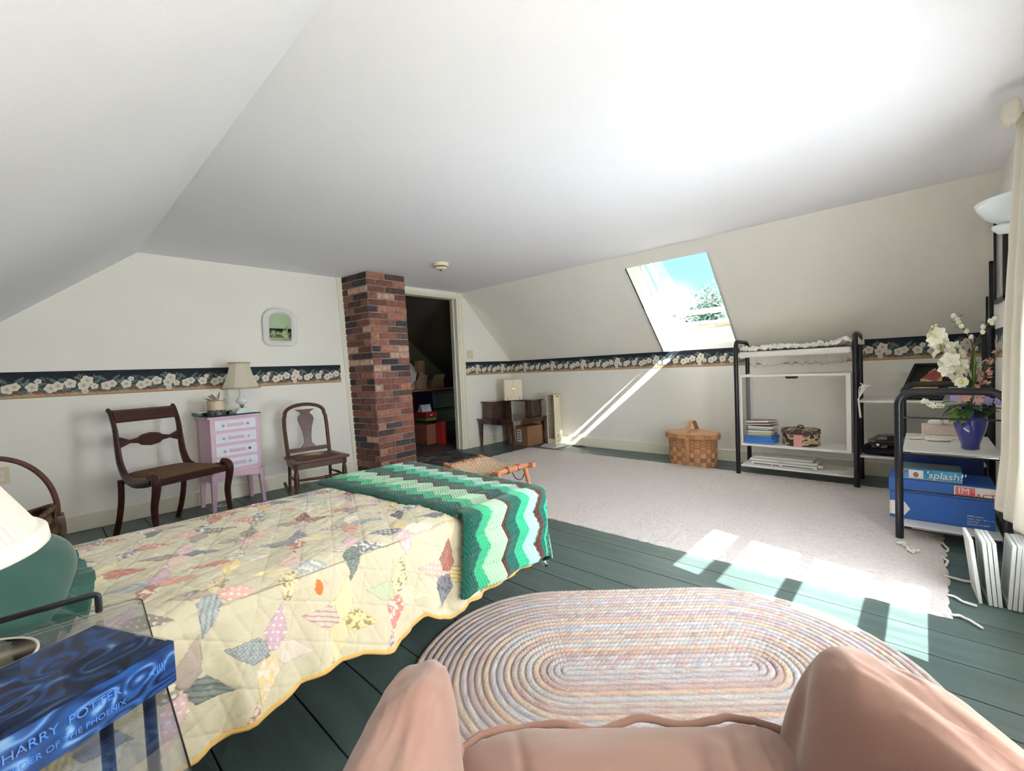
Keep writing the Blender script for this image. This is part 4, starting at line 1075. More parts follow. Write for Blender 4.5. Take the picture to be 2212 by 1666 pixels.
# ------------------------------------------------------------------ rugs
def white_rug():
    x0, x1, y0, y1 = 2.385, 4.44, -.075, 3.845
    nx, ny = 330, 620; X, Y = np.meshgrid(np.linspace(0, 1, nx), np.linspace(0, 1, ny), indexing='ij')
    PX = x0+(x1-x0)*X; PY = y0+(y1-y0)*Y
    ex = np.minimum(X, 1-X); ey = np.minimum(Y, 1-Y)
    PX = PX+.006*vnoise(PY, PX, 30, 2)*(ex < .004)+.03*np.sin(PY*1.2)*(.5-X)*.3; PY = PY+.010*vnoise(PX, PY, 24, 3)*(ey < .003)
    Z = .007+.0022*vnoise(PX, PY, 75, 4)+.0012*np.cos(2*pi*PX/.014)
    Z = np.where((ex < .002) | (ey < .001), .001, Z)
    n = vnoise(PX, PY, 120, 6); C = np.zeros(PX.shape+(3,)); C[:] = lin((224, 214, 209)); C *= (1-.10*(n > .45)-.06*np.cos(2*pi*PX/.014)*(.5))[..., None]
    sp = vnoise(PX, PY, 160, 8) > .86; C[sp] *= .62
    o = sheet('white_rug', np.stack([PX, PY, Z], -1), m_cotton, None, C)
    tag(o, 'large off-white woven cotton rug on the green floor', 'rug')
    rnd = random.Random(4)
    for (x, y) in ((3.30, -.085), (2.95, -.09), (2.82, -.085), (2.60, -.085), (2.41, -.09), (3.35, -.02), (3.1, 3.86)):
        b = MB(); p = [(x, y+.02, .008)]; a = rnd.uniform(-2.4, -.7) if y < 1 else 1.5
        for k in range(7): a += rnd.uniform(-.6, .6); q = p[-1]; p.append((q[0]+.02*cos(a), q[1]+.014*sin(a), .007+.004*rnd.random()))
        b.tube(cat(p, 4), .0055, 6); b.build('loose_fringe', m_linen, o, smooth=True)
white_rug()
b = MB(); rnd = random.Random(8)
pp = [(3.17, .10, .016)]
for k in range(16): pp.append((pp[-1][0]+rnd.uniform(-.028, .012), pp[-1][1]+rnd.uniform(-.018, .012), .014+.012*rnd.random()))
b.tube(cat(pp, 4), .006, 6); tag(b.build('yarn_tuft', m_linen, None, smooth=True), 'tangled tuft of loose yarn lying on the white rug near the black cart', 'yarn')

def braided_rug():
    c = np.array((1.397, .671)); A = np.array((.66, -.75)); A = A/np.hypot(*A); Bx = np.array((-A[1], A[0]))
    L = .31; rings = 22; W_ = .545/rings; ns = 8; na = 900
    R = np.linspace(.0, .545, rings*ns+1)
    rng = np.random.RandomState(5)
    pal = [(206, 204, 206), (198, 194, 200), (206, 198, 200), (198, 172, 168), (222, 196, 172), (204, 208, 212), (212, 204, 192), (200, 180, 176), (222, 198, 176), (200, 204, 212), (204, 206, 214), (222, 198, 168), (208, 196, 188),
           (196, 176, 180), (206, 202, 206), (218, 206, 180), (198, 184, 184), (212, 204, 206), (196, 190, 200), (220, 200, 174), (200, 186, 184), (206, 190, 178)]
    P = np.zeros((na, len(R), 3)); C = np.zeros((na, len(R), 3))
    tt = np.linspace(0, 1, na, endpoint=False)
    for k, r in enumerate(R):
        per = 4*L+2*pi*r; s = tt*1.0
        # parameter shared between rings: quarter for each straight run and each end arc
        q = tt*4
        x = np.where(q < 1, -L+2*L*q, np.where(q < 2, L+r*np.sin((q-1)*pi), np.where(q < 3, L-2*L*(q-2), -L-r*np.sin((q-3)*pi))))
        y = np.where(q < 1, r, np.where(q < 2, r*np.cos((q-1)*pi), np.where(q < 3, -r, -r*np.cos((q-3)*pi))))
        ring = min(rings-1, int(r/W_)); f = r/W_-ring
        arc = np.where(q < 1, 2*L*q, np.where(q < 2, 2*L+pi*r*(q-1), np.where(q < 3, 2*L+pi*r+2*L*(q-2), 4*L+pi*r+pi*r*(q-3))))
        br = .017; side = 1 if f > .5 else -1
        ph = arc/br+abs(f-.5)*1.4+(.5 if side > 0 else 0)
        lump = np.abs(np.sin(pi*ph))
        h = .010*(max(0, 1-(2*f-1)**2))**.5*(.72+.28*lump)
        if r > .543: h = h*0+.0
        xy = c[None]+x[:, None]*A[None]+y[:, None]*Bx[None]
        P[:, k, 0] = xy[:, 0]; P[:, k, 1] = xy[:, 1]; P[:, k, 2] = .002+h
        strand = (np.floor(ph).astype(int)*3+ring*17+(side > 0)*7) % 97; rv = rng.RandomState if False else None
        tbl = np.random.RandomState(ring+3).rand(97, 1)*.22-.11; warm = np.random.RandomState(ring+40).rand(97)
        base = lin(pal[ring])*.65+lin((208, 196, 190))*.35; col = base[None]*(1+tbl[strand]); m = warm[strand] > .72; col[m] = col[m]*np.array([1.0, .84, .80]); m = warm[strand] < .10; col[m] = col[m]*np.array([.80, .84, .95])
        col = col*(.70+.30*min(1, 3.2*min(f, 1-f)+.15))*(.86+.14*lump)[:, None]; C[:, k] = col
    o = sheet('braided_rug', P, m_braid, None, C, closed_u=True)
    tag(o, 'oval braided rug in faded pastel rings in front of the pink armchair', 'rug')
braided_rug()
def door_rug():
    nx, ny = 110, 90; X, Y = np.meshgrid(np.linspace(3.02, 3.72, nx), np.linspace(4.08, 4.62, ny), indexing='ij')
    n = vnoise(X, Y, 14, 2)+.5*vnoise(X, Y, 40, 3); C = np.zeros(X.shape+(3,)); C[:] = lin((70, 66, 66)); C[n > .35] = lin((120, 112, 104)); C[n < -.4] = lin((52, 40, 44))
    e = (np.minimum(X-3.02, 3.72-X) < .03) | (np.minimum(Y-4.08, 4.62-Y) < .03); C[e] = lin((92, 92, 90))
    tag(sheet('door_mat', np.stack([X, Y, .005+.001*n], -1), m_cotton, None, C), 'small dark patterned mat lying in the doorway', 'mat')
door_rug()

# ------------------------------------------------------------------ pink armchair in the foreground
def armchair():
    root = T('armchair', 'dusty pink upholstered armchair seen from behind in the foreground', 'armchair', (0, 0, 0), -47)
    def arm(name, x, hw, z, sgn):
        def f(u, v, w):
            fr = max(0, v)  # towards the front end
            pinch = -.020*math.exp(-((v-.80)/.13)**2-((w-.55)/.28)**2)*(1 if u*sgn < 0 else 0)*(-sgn)
            return ((.012*fbm(u*1.5, v*1.8, w*1.5+sgn, 3)-sgn*.012*fr*fr+pinch*1.4), -.03*fr*max(0, w), .014*fbm(v*2, u*2, 3+sgn, 3)+.020*math.exp(-((v-.82)/.2)**2)*max(0, w))
        return soft(name, (x, .435, z/2), (hw, .285, z/2), 3.8, m_sofa, root, None, f, 110, 90, vexp=3.2)
    arm('armrest', -.150, .068, .665, -1)
    arm('armrest', .460, .080, .655, 1)
    def sf(u, v, w):
        t = max(0, w); wr = 0
        for k, (uc, vc, sl, am) in enumerate(((-.55, .5, .5, .006), (-.15, .62, .2, .004), (.05, .7, -.7, .007), (.32, .55, -.9, .008), (.5, .6, -1.0, .009), (.66, .5, -1.0, .009), (.8, .4, -1.1, .008), (-.78, .3, .8, .008))):
            d = (u-uc)+(v-vc)*sl*.3; wr -= am*math.exp(-(d/.035)**2)*math.exp(-((v-vc)/.38)**2)
        return (0, .010*fbm(u*4, 1, 2, 2)*max(0, v)+.008*sin(u*9)*max(0, v)**3, (wr+.012*fbm(u*2, v*2, 5, 3)+.022*(1-v*v)*(1-u*u))*t)
    soft('seat_cushion', (.155, .43, .398), (.285, .308, .070), 9, m_sofa, root, None, sf, 260, 120, vexp=3.6)
    b = MB(); pts = []
    for i in range(61):
        u = -1+2*i/60; x = .155+u*.268; y = .43+.308-.008+.008*sin(u*9)+.010*fbm(u*4, 1, 2, 2)-.035*max(0, abs(u)-.86)/.14; z = .441+.004*sin(u*13)+.006*fbm(u*5, 3, 1, 3)
        pts.append((x, y, z))
    b.tube(pts, .0062, 8); b.build('piping', m_sofa, root, smooth=True)
    b = MB(); b.box(-.13, .14, .06, .44, .70, .335); b.build('seat_base', m_sofa, root, bev=.02, seg=3)
    soft('backrest', (.105, .08, .42), (.26, .07, .36), 4, m_sofa, root, None, lambda u, v, w: (0, 0, .01*fbm(u*2, v, w, 3)), 80, 60, vexp=3.5)
    for x in (-.10, .41):
        for y in (.20, .62):
            b = MB(); b.lathe([(.016, 0), (.022, .07)], 14, (x, y, 0)); b.build('leg', m_mahog, root)
armchair()

# ------------------------------------------------------------------ splint basket on the floor
def splint_basket():
    root = T('lidded_basket', 'light brown lidded splint basket with one arched handle on the floor by the right wall', 'basket', (4.56, 1.745, 0), 3)
    nu, nv = 192, 60; P = np.zeros((nu, nv, 3)); C = np.zeros((nu, nv, 3)); rng = np.random.RandomState(2); rn = rng.rand(40, 20)
    A, B_ = .145, .235
    for i in range(nu):
        th = 2*pi*i/nu
        for j in range(nv):
            z = .30*j/(nv-1); k = .97+.03*(z/.30); cell = i//8
            row = int(z/.045) if z < .18 else 4+int((z-.18)/.014)
            over = (cell+row) % 2 == 0; r = 1+(.014 if over else -.008)
            P[i, j] = (A*k*r*cos(th), B_*k*r*sin(th), z)
            base = lin((206, 156, 108)) if over else lin((176, 122, 82))
            if z < .18 and not over: base = lin((160, 104, 92)) if row in (1,) else lin((178, 124, 84))
            if z > .18: base = lin((196, 144, 100)) if over else lin((168, 116, 78))
            C[i, j] = base*(.88+.2*rn[cell % 40, row % 20])*(.6 if i % 8 == 0 and z > .0 else 1)
    sheet('body', P, m_wick, root, C, closed_u=True, solid=.005)
    b = MB(); b.lathe([(.001, .003), (.95, .003)], 32, sx=A*.93, sy=B_*.93); b.build('bottom', m_rattan, root)
    nu, nv = 120, 30; P = np.zeros((nu, nv, 3)); C = np.zeros((nu, nv, 3))
    for i in range(nu):
        th = 2*pi*i/nu
        for j in range(nv):
            t = j/(nv-1)
            if t > .8: r = 1.14; z = .325-.05*(t-.8)/.2
            else: r = 1.14*t/.8; z = .352-.027*(t/.8)**3
            x, y = A*r*cos(th), B_*r*sin(th); P[i, j] = (x, y, z)
            ov = (int(x/.02+50)+int(y/.02+50)) % 2 == 0; C[i, j] = lin((214, 168, 124)) if ov else lin((190, 140, 98))
            if t > .8: C[i, j] = lin((190, 138, 96))*(.8+.3*((i//6) % 2))
    sheet('lid', P, m_wick, root, C, closed_u=True, solid=.004)
    b = MB(); pts = [(-A*1.16*cos(a), .0, .22+.225*sin(a)) for a in np.linspace(.0, pi, 26)]
    pts = [(-A*1.06, .0, .05)]+pts+[(A*1.06, .0, .05)]
    vs = []
    for x, y, z in pts:
        vs += [(x*.99, y-.02, z), (x*.99, y+.02, z), (x*1.04, y+.02, z+.006), (x*1.04, y-.02, z+.006)]
    n = len(pts); b.add(vs, [(i*4+j, i*4+(j+1) % 4, (i+1)*4+(j+1) % 4, (i+1)*4+j) for i in range(n-1) for j in range(4)]); b.build('handle', mat('bent splint', (200, 146, 102), .6, var=.3, vs_=30), root, smooth='auto')
splint_basket()

# ------------------------------------------------------------------ black tube shelving unit
def arch(x0, x1, y, z0, z1, r=.06):
    return [(x0, y, z0), (x0, y, z1-r)]+bez((x0, y, z1-r), (x0, y, z1-r*.4), (x0+r*.4, y, z1), (x0+r, y, z1), 6)[1:]+bez((x1-r, y, z1), (x1-r*.4, y, z1), (x1, y, z1-r*.4), (x1, y, z1-r), 6)+[(x1, y, z0)]
FX, BXX = 4.36, 4.72
def shelf_unit():
    root = T('shelving_unit', 'tall black tube shelving unit with white shelves and an open white box section', 'shelf', (FX, .82, 0))
    Y0, Y1 = .39-.82, 1.255-.82
    for y, lab in ((Y1, 0), (Y0, 1)):
        b = MB(); b.tube(arch(0, BXX-FX, y, 0, 1.215), .019, 14); b.build('side_frame', m_black, root, smooth='auto')
    b = MB(); b.tube(arch(0, BXX-FX, -.33-.82, 0, 1.215), .019, 14); b.build('side_frame', m_black, root, smooth='auto')
    def shelf(z0, z1, ya, yb, xa=0, xb=None, bev=.006):
        b = MB(); b.box(xa, ya, z0, BXX-FX if xb is None else xb, yb, z1); return b.build('shelf_board', m_white, root, bev=bev)
    shelf(1.065, 1.118, Y0+.02, Y1-.02, -.012, bev=.02)
    shelf(.075, .092, Y0+.02, Y1-.02); 
    b = MB(); b.box(.0, Y0+.03, .890, .35, Y1-.03, .910); b.box(0, Y0+.03, .268, .35, Y1-.03, .288); b.box(.0, Y0+.03, .288, .35, Y0+.062, .890); b.box(0, Y1-.045, .288, .012, Y1-.03, .890); b.box(.335, Y1-.045, .288, .35, Y1-.03, .890)
    b.build('open_box', m_white, root, bev=.002)
    b = MB(); b.box(.012, Y1-.042, .288, .335, Y1-.036, .890); b.build('side_glass', m_glass, root)
    b = MB(); b.prism([(-.05, .0), (.05, 0), (.038, -.018), (-.038, -.018)], -.004, .006, 'x', 0, Matrix.Translation((0, -.0, .890))); b.build('latch', m_blackp, root)
    # side shelves between the middle and corner frames
    yb_ = Y0-.02; ya_ = -.31-.82
    shelf(.676, .694, ya_, yb_); shelf(.245, .262, ya_, yb_)
shelf_unit()
def top_cloth():
    nu, nv = 210, 120; U, V = np.meshgrid(np.linspace(0, 1, nu), np.linspace(0, 1, nv), indexing='ij')
    Y = .385+.84*U; X = FX-.01+.32*V; z = 1.128+.026*np.abs(vnoise(U, V, 11, 3))+.030*np.abs(vnoise(U*1.8, V, 17, 4))+.008*vnoise(U, V, 40, 5)
    z += .03*np.exp(-((U-.06)/.07)**2)*np.exp(-((V-.2)/.3)**2); X += .012*vnoise(U, V, 9, 8); Y = Y-.03*(U < .1)*(1-U*10)*np.sin(V*8)
    hang = np.clip((V-.93)/.07, 0, 1)*(U > .06); z -= hang*.16; X += hang*0.02
    z = np.where(V < .03, z-.006, z)
    o = sheet('white_cloth', np.stack([X, Y, z], -1), m_linen, None, None, solid=.004)
    tag(o, 'crumpled white cloth lying along the top of the black shelving unit', 'cloth')
top_cloth()
def papers():
    rnd = random.Random(12); z = .289
    specs = [('blue_cloth', 'lower bright blue folded cloth under the stack of papers', 'cloth', (92, 150, 222), .028, .20, .235), ('blue_cloth', 'upper bright blue folded cloth under the papers in the stack', 'cloth', (78, 136, 214), .024, .20, .225),
             ('magazine', 'dark olive magazine lying just above the blue cloths', 'magazine', (88, 84, 70), .009, .21, .20), ('magazine', 'tan magazine in the middle of the paper stack', 'magazine', (190, 168, 124), .010, .20, .19),
             ('magazine', 'yellowish magazine below the pale green folder in the stack', 'magazine', (206, 196, 130), .008, .21, .19), ('paper_folder', 'pale green folder in the middle of the paper stack', 'folder', (196, 214, 196), .010, .20, .195),
             ('magazine', 'black magazine between green folder and white papers', 'magazine', (40, 42, 52), .015, .19, .18), ('paper_folder', 'white papers under the tan folder near the stack top', 'folder', (228, 222, 226), .012, .22, .20),
             ('paper_folder', 'tan folder second from the top of the stack', 'folder', (206, 178, 146), .008, .21, .20), ('paper_folder', 'mauve brown folder lying on top of the paper stack', 'folder', (150, 120, 124), .018, .21, .195)]
    for i, (nm, lb, ct, c, h, w, l) in enumerate(specs):
        h *= 1.3
        M = Matrix.Rotation(radians(rnd.uniform(-9, 9)), 4, 'Z'); b = MB()
        if ct == 'cloth': b.box(-w/2, -l/2, 0, w/2, l/2, h*.48, 0, M); b.box(-w/2+.004, -l/2+.004, h*.5, w/2, l/2-.002, h, 0, M)
        else:
            b.box(-w/2, -l/2, 0, w/2, l/2, h*.2, 0, M); b.box(-w/2+.003, -l/2+.003, h*.2, w/2-.003, l/2-.003, h*.8, 1, M); b.box(-w/2, -l/2, h*.8, w/2, l/2, h, 0, M)
        o = b.build(nm, [mat('stack '+str(i), c, .7, var=.1, vs_=12), m_linen], None, bev=.006 if ct == 'cloth' else .0008)
        o.location = (FX+.135+rnd.uniform(-.012, .012), 1.085+rnd.uniform(-.010, .010), z)
        if i >= 8: o.rotation_euler = (radians(-3), radians(4), 0); z += .006; o.location.z = z
        z += h+.0006; tag(o, lb, ct)
papers()
def hatbox():
    root = T('hat_box', 'round patterned hat box with a pink stripe on the middle white shelf', 'box', (FX+.16, .79, .2885))
    nu, nv = 260, 70; P = np.zeros((nu, nv, 3)); C = np.zeros((nu, nv, 3)); th = np.linspace(0, 2*pi, nu, endpoint=False)[:, None]; zz_ = np.linspace(0, 1, nv)[None]
    def pat(U, V):
        n = vnoise(U, V, 22, 4)+.7*vnoise(U*.6, V*1.3, 40, 6); C = np.zeros(U.shape+(3,)); C[:] = lin((202, 186, 140)); C[n > .12] = lin((66, 50, 48)); C[(n > -.5) & (n < -.18)] = lin((196, 150, 130)); C[n < -.62] = lin((120, 104, 90)); return C
    r = .128; P[..., 0] = r*np.cos(th); P[..., 1] = r*1.08*np.sin(th); P[..., 2] = .115*zz_
    U = np.broadcast_to(th*r, (nu, nv)); V = np.broadcast_to(.115*zz_, (nu, nv)); C = pat(U, V); m = np.broadcast_to(np.abs(th-pi) < .24, (nu, nv)); C[m] = lin((226, 160, 150))
    sheet('box_side', P, m_attr, root, C, closed_u=True)
    b = MB(); b.lathe([(.001, .001), (.127, .001)], 40, sy=1.08); b.build('box_bottom', m_card, root)
    k = 40; P = np.zeros((nu, k, 3)); t = np.linspace(0, 1, k)[None]; rr_ = np.where(t < .75, .134*t/.75, .134); P[..., 0] = rr_*np.cos(th); P[..., 1] = rr_*1.08*np.sin(th); P[..., 2] = np.where(t < .75, .142-.006*(t/.75)**2, .136-.034*(t-.75)/.25)+0*th
    C = pat(P[..., 0]+1, P[..., 1]+1); C[:, 30:] = lin((84, 66, 62)); n = vnoise(np.broadcast_to(th*.134, (nu, k)), P[..., 2], 90, 3); C[:, 30:][n[:, 30:] > .3] = lin((150, 126, 112))
    sheet('box_lid', P, m_attr, root, C, closed_u=True, solid=.002)
    b = MB(); b.tube(bez((.0, -.02, .142), (.0, -.03, .175), (0, .03, .175), (.0, .02, .142), 10), .0045, 8); b.build('lid_handle', m_blackp, root, smooth=True)
hatbox()
def wordproc():
    root = T('electric_appliance', 'flat white plastic appliance with dark vent slots on the bottom shelf', 'appliance', (FX+.05, .66, .0925))
    mp_ = mat('off-white plastic', (226, 224, 218), .35)
    b = MB(); b.box(.0, 0, .0, .24, .50, .030); b.build('body', mp_, root, bev=.008)
    b = MB(); b.box(.02, -.005, .031, .25, .52, .052); b.build('cover', mp_, root, bev=.008)
    b = MB(); b.box(.03, .03, .053, .24, .49, .074); b.build('upper_unit', mp_, root, bev=.012, seg=3)
    b = MB()
    for i in range(36):
        y = .03+i*.0125
        if 17 < i < 20 or 23 < i < 25: continue
        b.box(-.0012, y, .008, .0005, y+.009, .016)
    v = b.build('vent_slots', m_blackp, root); v['kind'] = 'stuff'
    b = MB(); b.tube(cat([(.0, .25, .045), (-.02, .26, .05), (.04, .27, .078), (.2, .26, .078)], 5), .006, 6); b.tube([(.02, -.005, .03), (.02, -.04, .03)], .012, 10); b.build('strap_and_knob', m_linen, root, smooth=True)
    b = MB(); b.tube(cat([(4.40, .95, .098), (4.385, .85, .098), (4.40, .72, .1), (4.41, .60, .098), (4.39, .52, .098), (4.44, .44, .098), (4.50, .47, .098), (4.46, .56, .098), (4.40, .50, .105), (4.38, .48, .1)], 8), .0035, 6)
    o = b.build('power_cord', m_linen, root, smooth=True); o.location = (-(FX+.05), -.66, -.0925)
wordproc()
b = MB()
for k in range(3): b.tube(cat([(FX-.022, .375, .70), (FX-.03, .375-.03-.012*k, .80), (FX-.028, .36-.03*k, .83-.01*k), (FX-.03, .34+.01*k, .80), (FX-.022, .37, .71)], 8), .0032, 6)
b.tube(cat([(FX-.022, .372, .71), (FX-.03, .365, .62), (FX-.022, .36, .56)], 6), .007, 8)
tag(b.build('tied_cord', m_white, None, smooth=True), 'looped white cord tied to the middle black post of the shelving', 'cord')

# things on the side shelves
def side_shelf_things():
    root = T('picture_frame', 'black picture frame with an autumn leaf leaning back on the upper side shelf', 'picture frame', (4.50, .145, .700))
    e1 = Vector((-.10, -.25, 0)); e2 = Vector((.24, -.096, .26)); e1.normalize(); e2.normalize(); w, h = .26, .36
    M = frame_m(Vector((0, 0, 0)), e1, e2); f = .022
    b = MB()
    for q in ((0, 0, w, f), (0, h-f, w, h), (0, 0, f, h), (w-f, 0, w, h)): b.box(q[0], q[1], -.008, q[2], q[3], .008, 0, M)
    b.build('frame', m_blackp, root, bev=.002)
    b = MB(); b.box(f, f, -.002, w-f, h-f, .0, 0, M); b.build('glass', glassy('grey frame glass', (.45, .45, .46), 1.2), root)
    leaf = [(.05, .06), (.10, .04), (.20, .09), (.215, .17), (.20, .24), (.18, .22), (.17, .26), (.14, .31), (.11, .27), (.12, .22), (.08, .20), (.09, .17), (.03, .12)]
    b = MB(); b.prism(leaf, .001, .003, 'z', 0, M); b.build('leaf_panel', mat('yellow leaf', (232, 190, 96), .6, var=.4, vs_=30, vcol=(206, 120, 70)), root)
    b = MB(); b.prism([(.09, .21), (.18, .17), (.20, .24), (.15, .30), (.12, .27)], .003, .0045, 'z', 0, M); b.build('leaf_panel', mat('dusky red leaf', (172, 92, 92), .6, var=.2, vs_=20), root)
    root = T('model_car', 'black and gold model car on the lower side shelf', 'toy car', (4.40, .315, .330), -80)
    b = MB(); prof = [(-.0, .02), (.0, .05), (.03, .062), (.06, .092), (.14, .098), (.20, .075), (.22, .045), (.22, .02)]
    b.prism(prof, -.05, .05, 'y'); b.build('body', mat('black car paint', (44, 40, 34), .3, coat=.5), root, bev=.004)
    b = MB(); b.prism([(.036, .066), (.060, .088), (.10, .088), (.10, .066)], -.0515, .0515, 'y'); b.build('window', mat('toy window', (120, 140, 140), .1), root)
    b = MB(); b.box(-.004, -.052, .048, .19, .052, .053); b.build('gold_band', m_brass, root)
    for x in (.045, .17):
        for s in (-1, 1):
            b = MB(); b.prism([(x+.026*cos(t), .026+.026*sin(t)) for t in np.linspace(0, 2*pi, 20)[:-1]], s*.052-.008, s*.052+.008, 'y'); w_ = b.build('wheel', m_blackp, root)
            b = MB(); b.prism([(x+.010*cos(t), .026+.010*sin(t)) for t in np.linspace(0, 2*pi, 14)[:-1]], s*.061-.001, s*.061+.001, 'y'); b.build('hub', m_white, w_)
    o = soft('folded_black_cloth', (4.53, .215, .295), (.15, .155, .032), 5, mat('black wool', (34, 34, 42), .95, bump=.002, bs=120), None, None, lambda u, v, w: (0, 0, .012*fbm(u*2, v*2, w, 3)), 70, 40, vexp=3)
    tag(o, 'folded black cloth lying on the lower side shelf', 'cloth')
    b = MB(); b.box(4.385, .21, .3285, 4.52, .30, .3295); tag(b.build('white_paper', m_linen, None), 'white sheet of paper under the model car', 'paper')
side_shelf_things()

# ------------------------------------------------------------------ black tube cart with boxes and vase
def cart():
    root = T('tube_cart', 'low black tube cart with white shelves at the right edge', 'cart', (3.27, -.10, 0))
    Y0, Y1, D = -.205, .205, .74
    for x in (0, D):
        r = .075; z1 = .835
        pts = [(x, Y1, .0095), (x, Y1, z1-r)]+bez((x, Y1, z1-r), (x, Y1, z1-r*.4), (x, Y1-r*.4, z1), (x, Y1-r, z1), 7)[1:]+bez((x, Y0+r, z1), (x, Y0+r*.4, z1), (x, Y0, z1-r*.4), (x, Y0, z1-r), 7)+[(x, Y0, .0095 if x == 0 else 0)]
        b = MB(); b.tube(pts, .0185, 16, up=(1, 0, 0)); b.build('end_frame', m_black, root, smooth='auto')
    for z in (.084, .505):
        b = MB(); b.box(0.0, Y0+.015, z-.012, D, Y1-.015, z); b.build('shelf_board', m_white, root, bev=.002)
        b = MB(); b.box(-.006, Y0+.02, z-.018, .0, Y1-.02, z-.004); b.build('shelf_rail', m_blackp, root, bev=.002)
        b = MB(); b.box(-.008, Y0+.03, z-.010, -.006, Y1-.05, z-.005); b.build('chrome_strip', m_chrome, root)
    for z in (.285, .69):
        b = MB(); b.tube([(0, Y0, z), (0, Y1, z)], .005, 8); b.build('cross_rod', m_black, root)
cart()
def cart_things():
    m = mat('blue carton print', (52, 100, 180), .5)
    root = T('paper_carton', 'large blue paper carton with red and white label on the bottom cart shelf', 'box', (3.40, -.083, .085))
    b = MB(); b.box(0, -.19, 0, .30, .235, .155); b.build('body', m, root, bev=.003)
    b = MB(); b.box(-.004, -.194, .157, .304, .239, .232); lid = b.build('lid', m, root, bev=.003)
    b = MB(); b.box(-.0055, -.192, .165, -.0042, -.035, .225); b.build('label', m_white, lid)
    b = MB(); b.box(-.0062, -.115, .172, -.0054, -.04, .221); b.build('label_panel', mat('pink label', (222, 116, 120), .6), lid)
    mr = mat('red print', (206, 60, 66), .6); X = (0, -1, 0); Z = (0, 0, 1)
    text('lettering', 'IM', .044, m_white, lid, frame_m(Vector((-.0068, -.050, .186)), X, Z), .0003)
    text('lettering', 'PACT', .038, mr, lid, frame_m(Vector((-.0068, -.096, .168)), X, Z), .0003)
    for k, s in enumerate(('5000 sheets', 'letter size - 8½ x 11', 'acid free', 'Reorder 513099')):
        text('lettering', s, .0125, m_white, root, frame_m(Vector((-.0008, -.085, .062-k*.0145)), X, Z), .0003)
    b = MB(); b.prism([(.235, .02), (.235, .10), (.17, .10), (.145, .06), (.17, .02)], -.0012, -.0002, 'x'); b.build('white_arrow_label', m_white, root)
    for zz in (.045, .07): text('lettering', '▲', .014, m, root, frame_m(Vector((-.0016, .215, zz)), X, Z), .0002)
    root = T('storage_box', 'dark blue box standing behind the splash box under the cart shelf', 'box', (3.72, -.083, .085))
    b = MB(); b.box(0, -.17, 0, .25, .18, .36); b.build('body', m_dblue, root, bev=.003)
    b = MB(); b.box(-.004, -.174, .362, .254, .184, .395); b.build('lid', mat('blue lid', (50, 84, 156), .5), root, bev=.003)
    root = T('splash_box', 'flat turquoise box printed splash on top of the blue carton', 'box', (3.42, -.083, .319))
    b = MB(); b.box(0, -.07, 0, .20, .20, .058); b.build('body', mat('turquoise print', (66, 178, 214), .4, var=.25, vs_=14, vcol=(20, 140, 190)), root, bev=.002)
    b = MB(); b.box(-.0012, -.068, .0, -.0002, .198, .008); b.build('edge_stripe', mat('pale edge', (160, 180, 190), .5), root)
    text('lettering', "'splash!'", .052, m_white, root, frame_m(Vector((-.0014, .078, .014)), X, Z), .0003, bold=.0006, shear=.15)
    b = MB(); b.box(-.0014, .088, .006, -.0003, .15, .052); b.build('photo_panel', m_white, root)
    b = MB(); b.prism([(.12+.012*cos(t), .026+.016*sin(t)) for t in np.linspace(0, 6.28, 14)[:-1]], -.0022, -.0013, 'x'); b.build('printed_spot', mat('brown print', (170, 120, 100), .6), root)
    b = MB(); b.prism([(.17+.016*cos(t), .040+.009*sin(t)) for t in np.linspace(0, 6.28, 16)[:-1]], -.0014, -.0003, 'x'); b.build('red_spot', mat('red oval print', (210, 70, 80), .6), root)
    b = MB(); b.box(.004, -.066, .0582, .196, .196, .060); b.build('wrap', mat('grey film', (120, 130, 130), .3), root)
    root = T('tissue_box', 'pale tissue box with crumpled tissues on the cart top', 'tissue box', (3.80, -.085, .506), 4)
    b = MB(); b.box(0, -.09, .022, .12, .09, .082); b.build('box', mat('pale patterned card', (226, 208, 196), .8, var=.1, vs_=40), root, bev=.003)
    b = MB(); b.box(-.01, -.085, .0, .12, .09, .020); b.build('lower_packet', m_linen, root, bev=.004)
    for c, h in (((.05, .03, .095), (.03, .035, .018)), ((.05, -.045, .10), (.035, .04, .022))):
        soft('tissue', c, h, 2.2, m_linen, root, None, lambda u, v, w: (0, 0, .012*fbm(u*3, v*3, w*3, 3)), 30, 20)
    root = T('crumpled_tissue', 'crumpled white tissue lying before the tissue box', 'tissue', (3.71, -.06, .516))
    soft('tissue', (0, 0, 0), (.045, .06, .010), 2.4, m_linen, root, None, lambda u, v, w: (0, 0, .010*fbm(u*3, v*3, w*3, 3)), 40, 24)
    soft('tissue', (.03, .10, -.003), (.03, .04, .006), 2.4, m_linen, root, None, None, 30, 16)
cart_things()

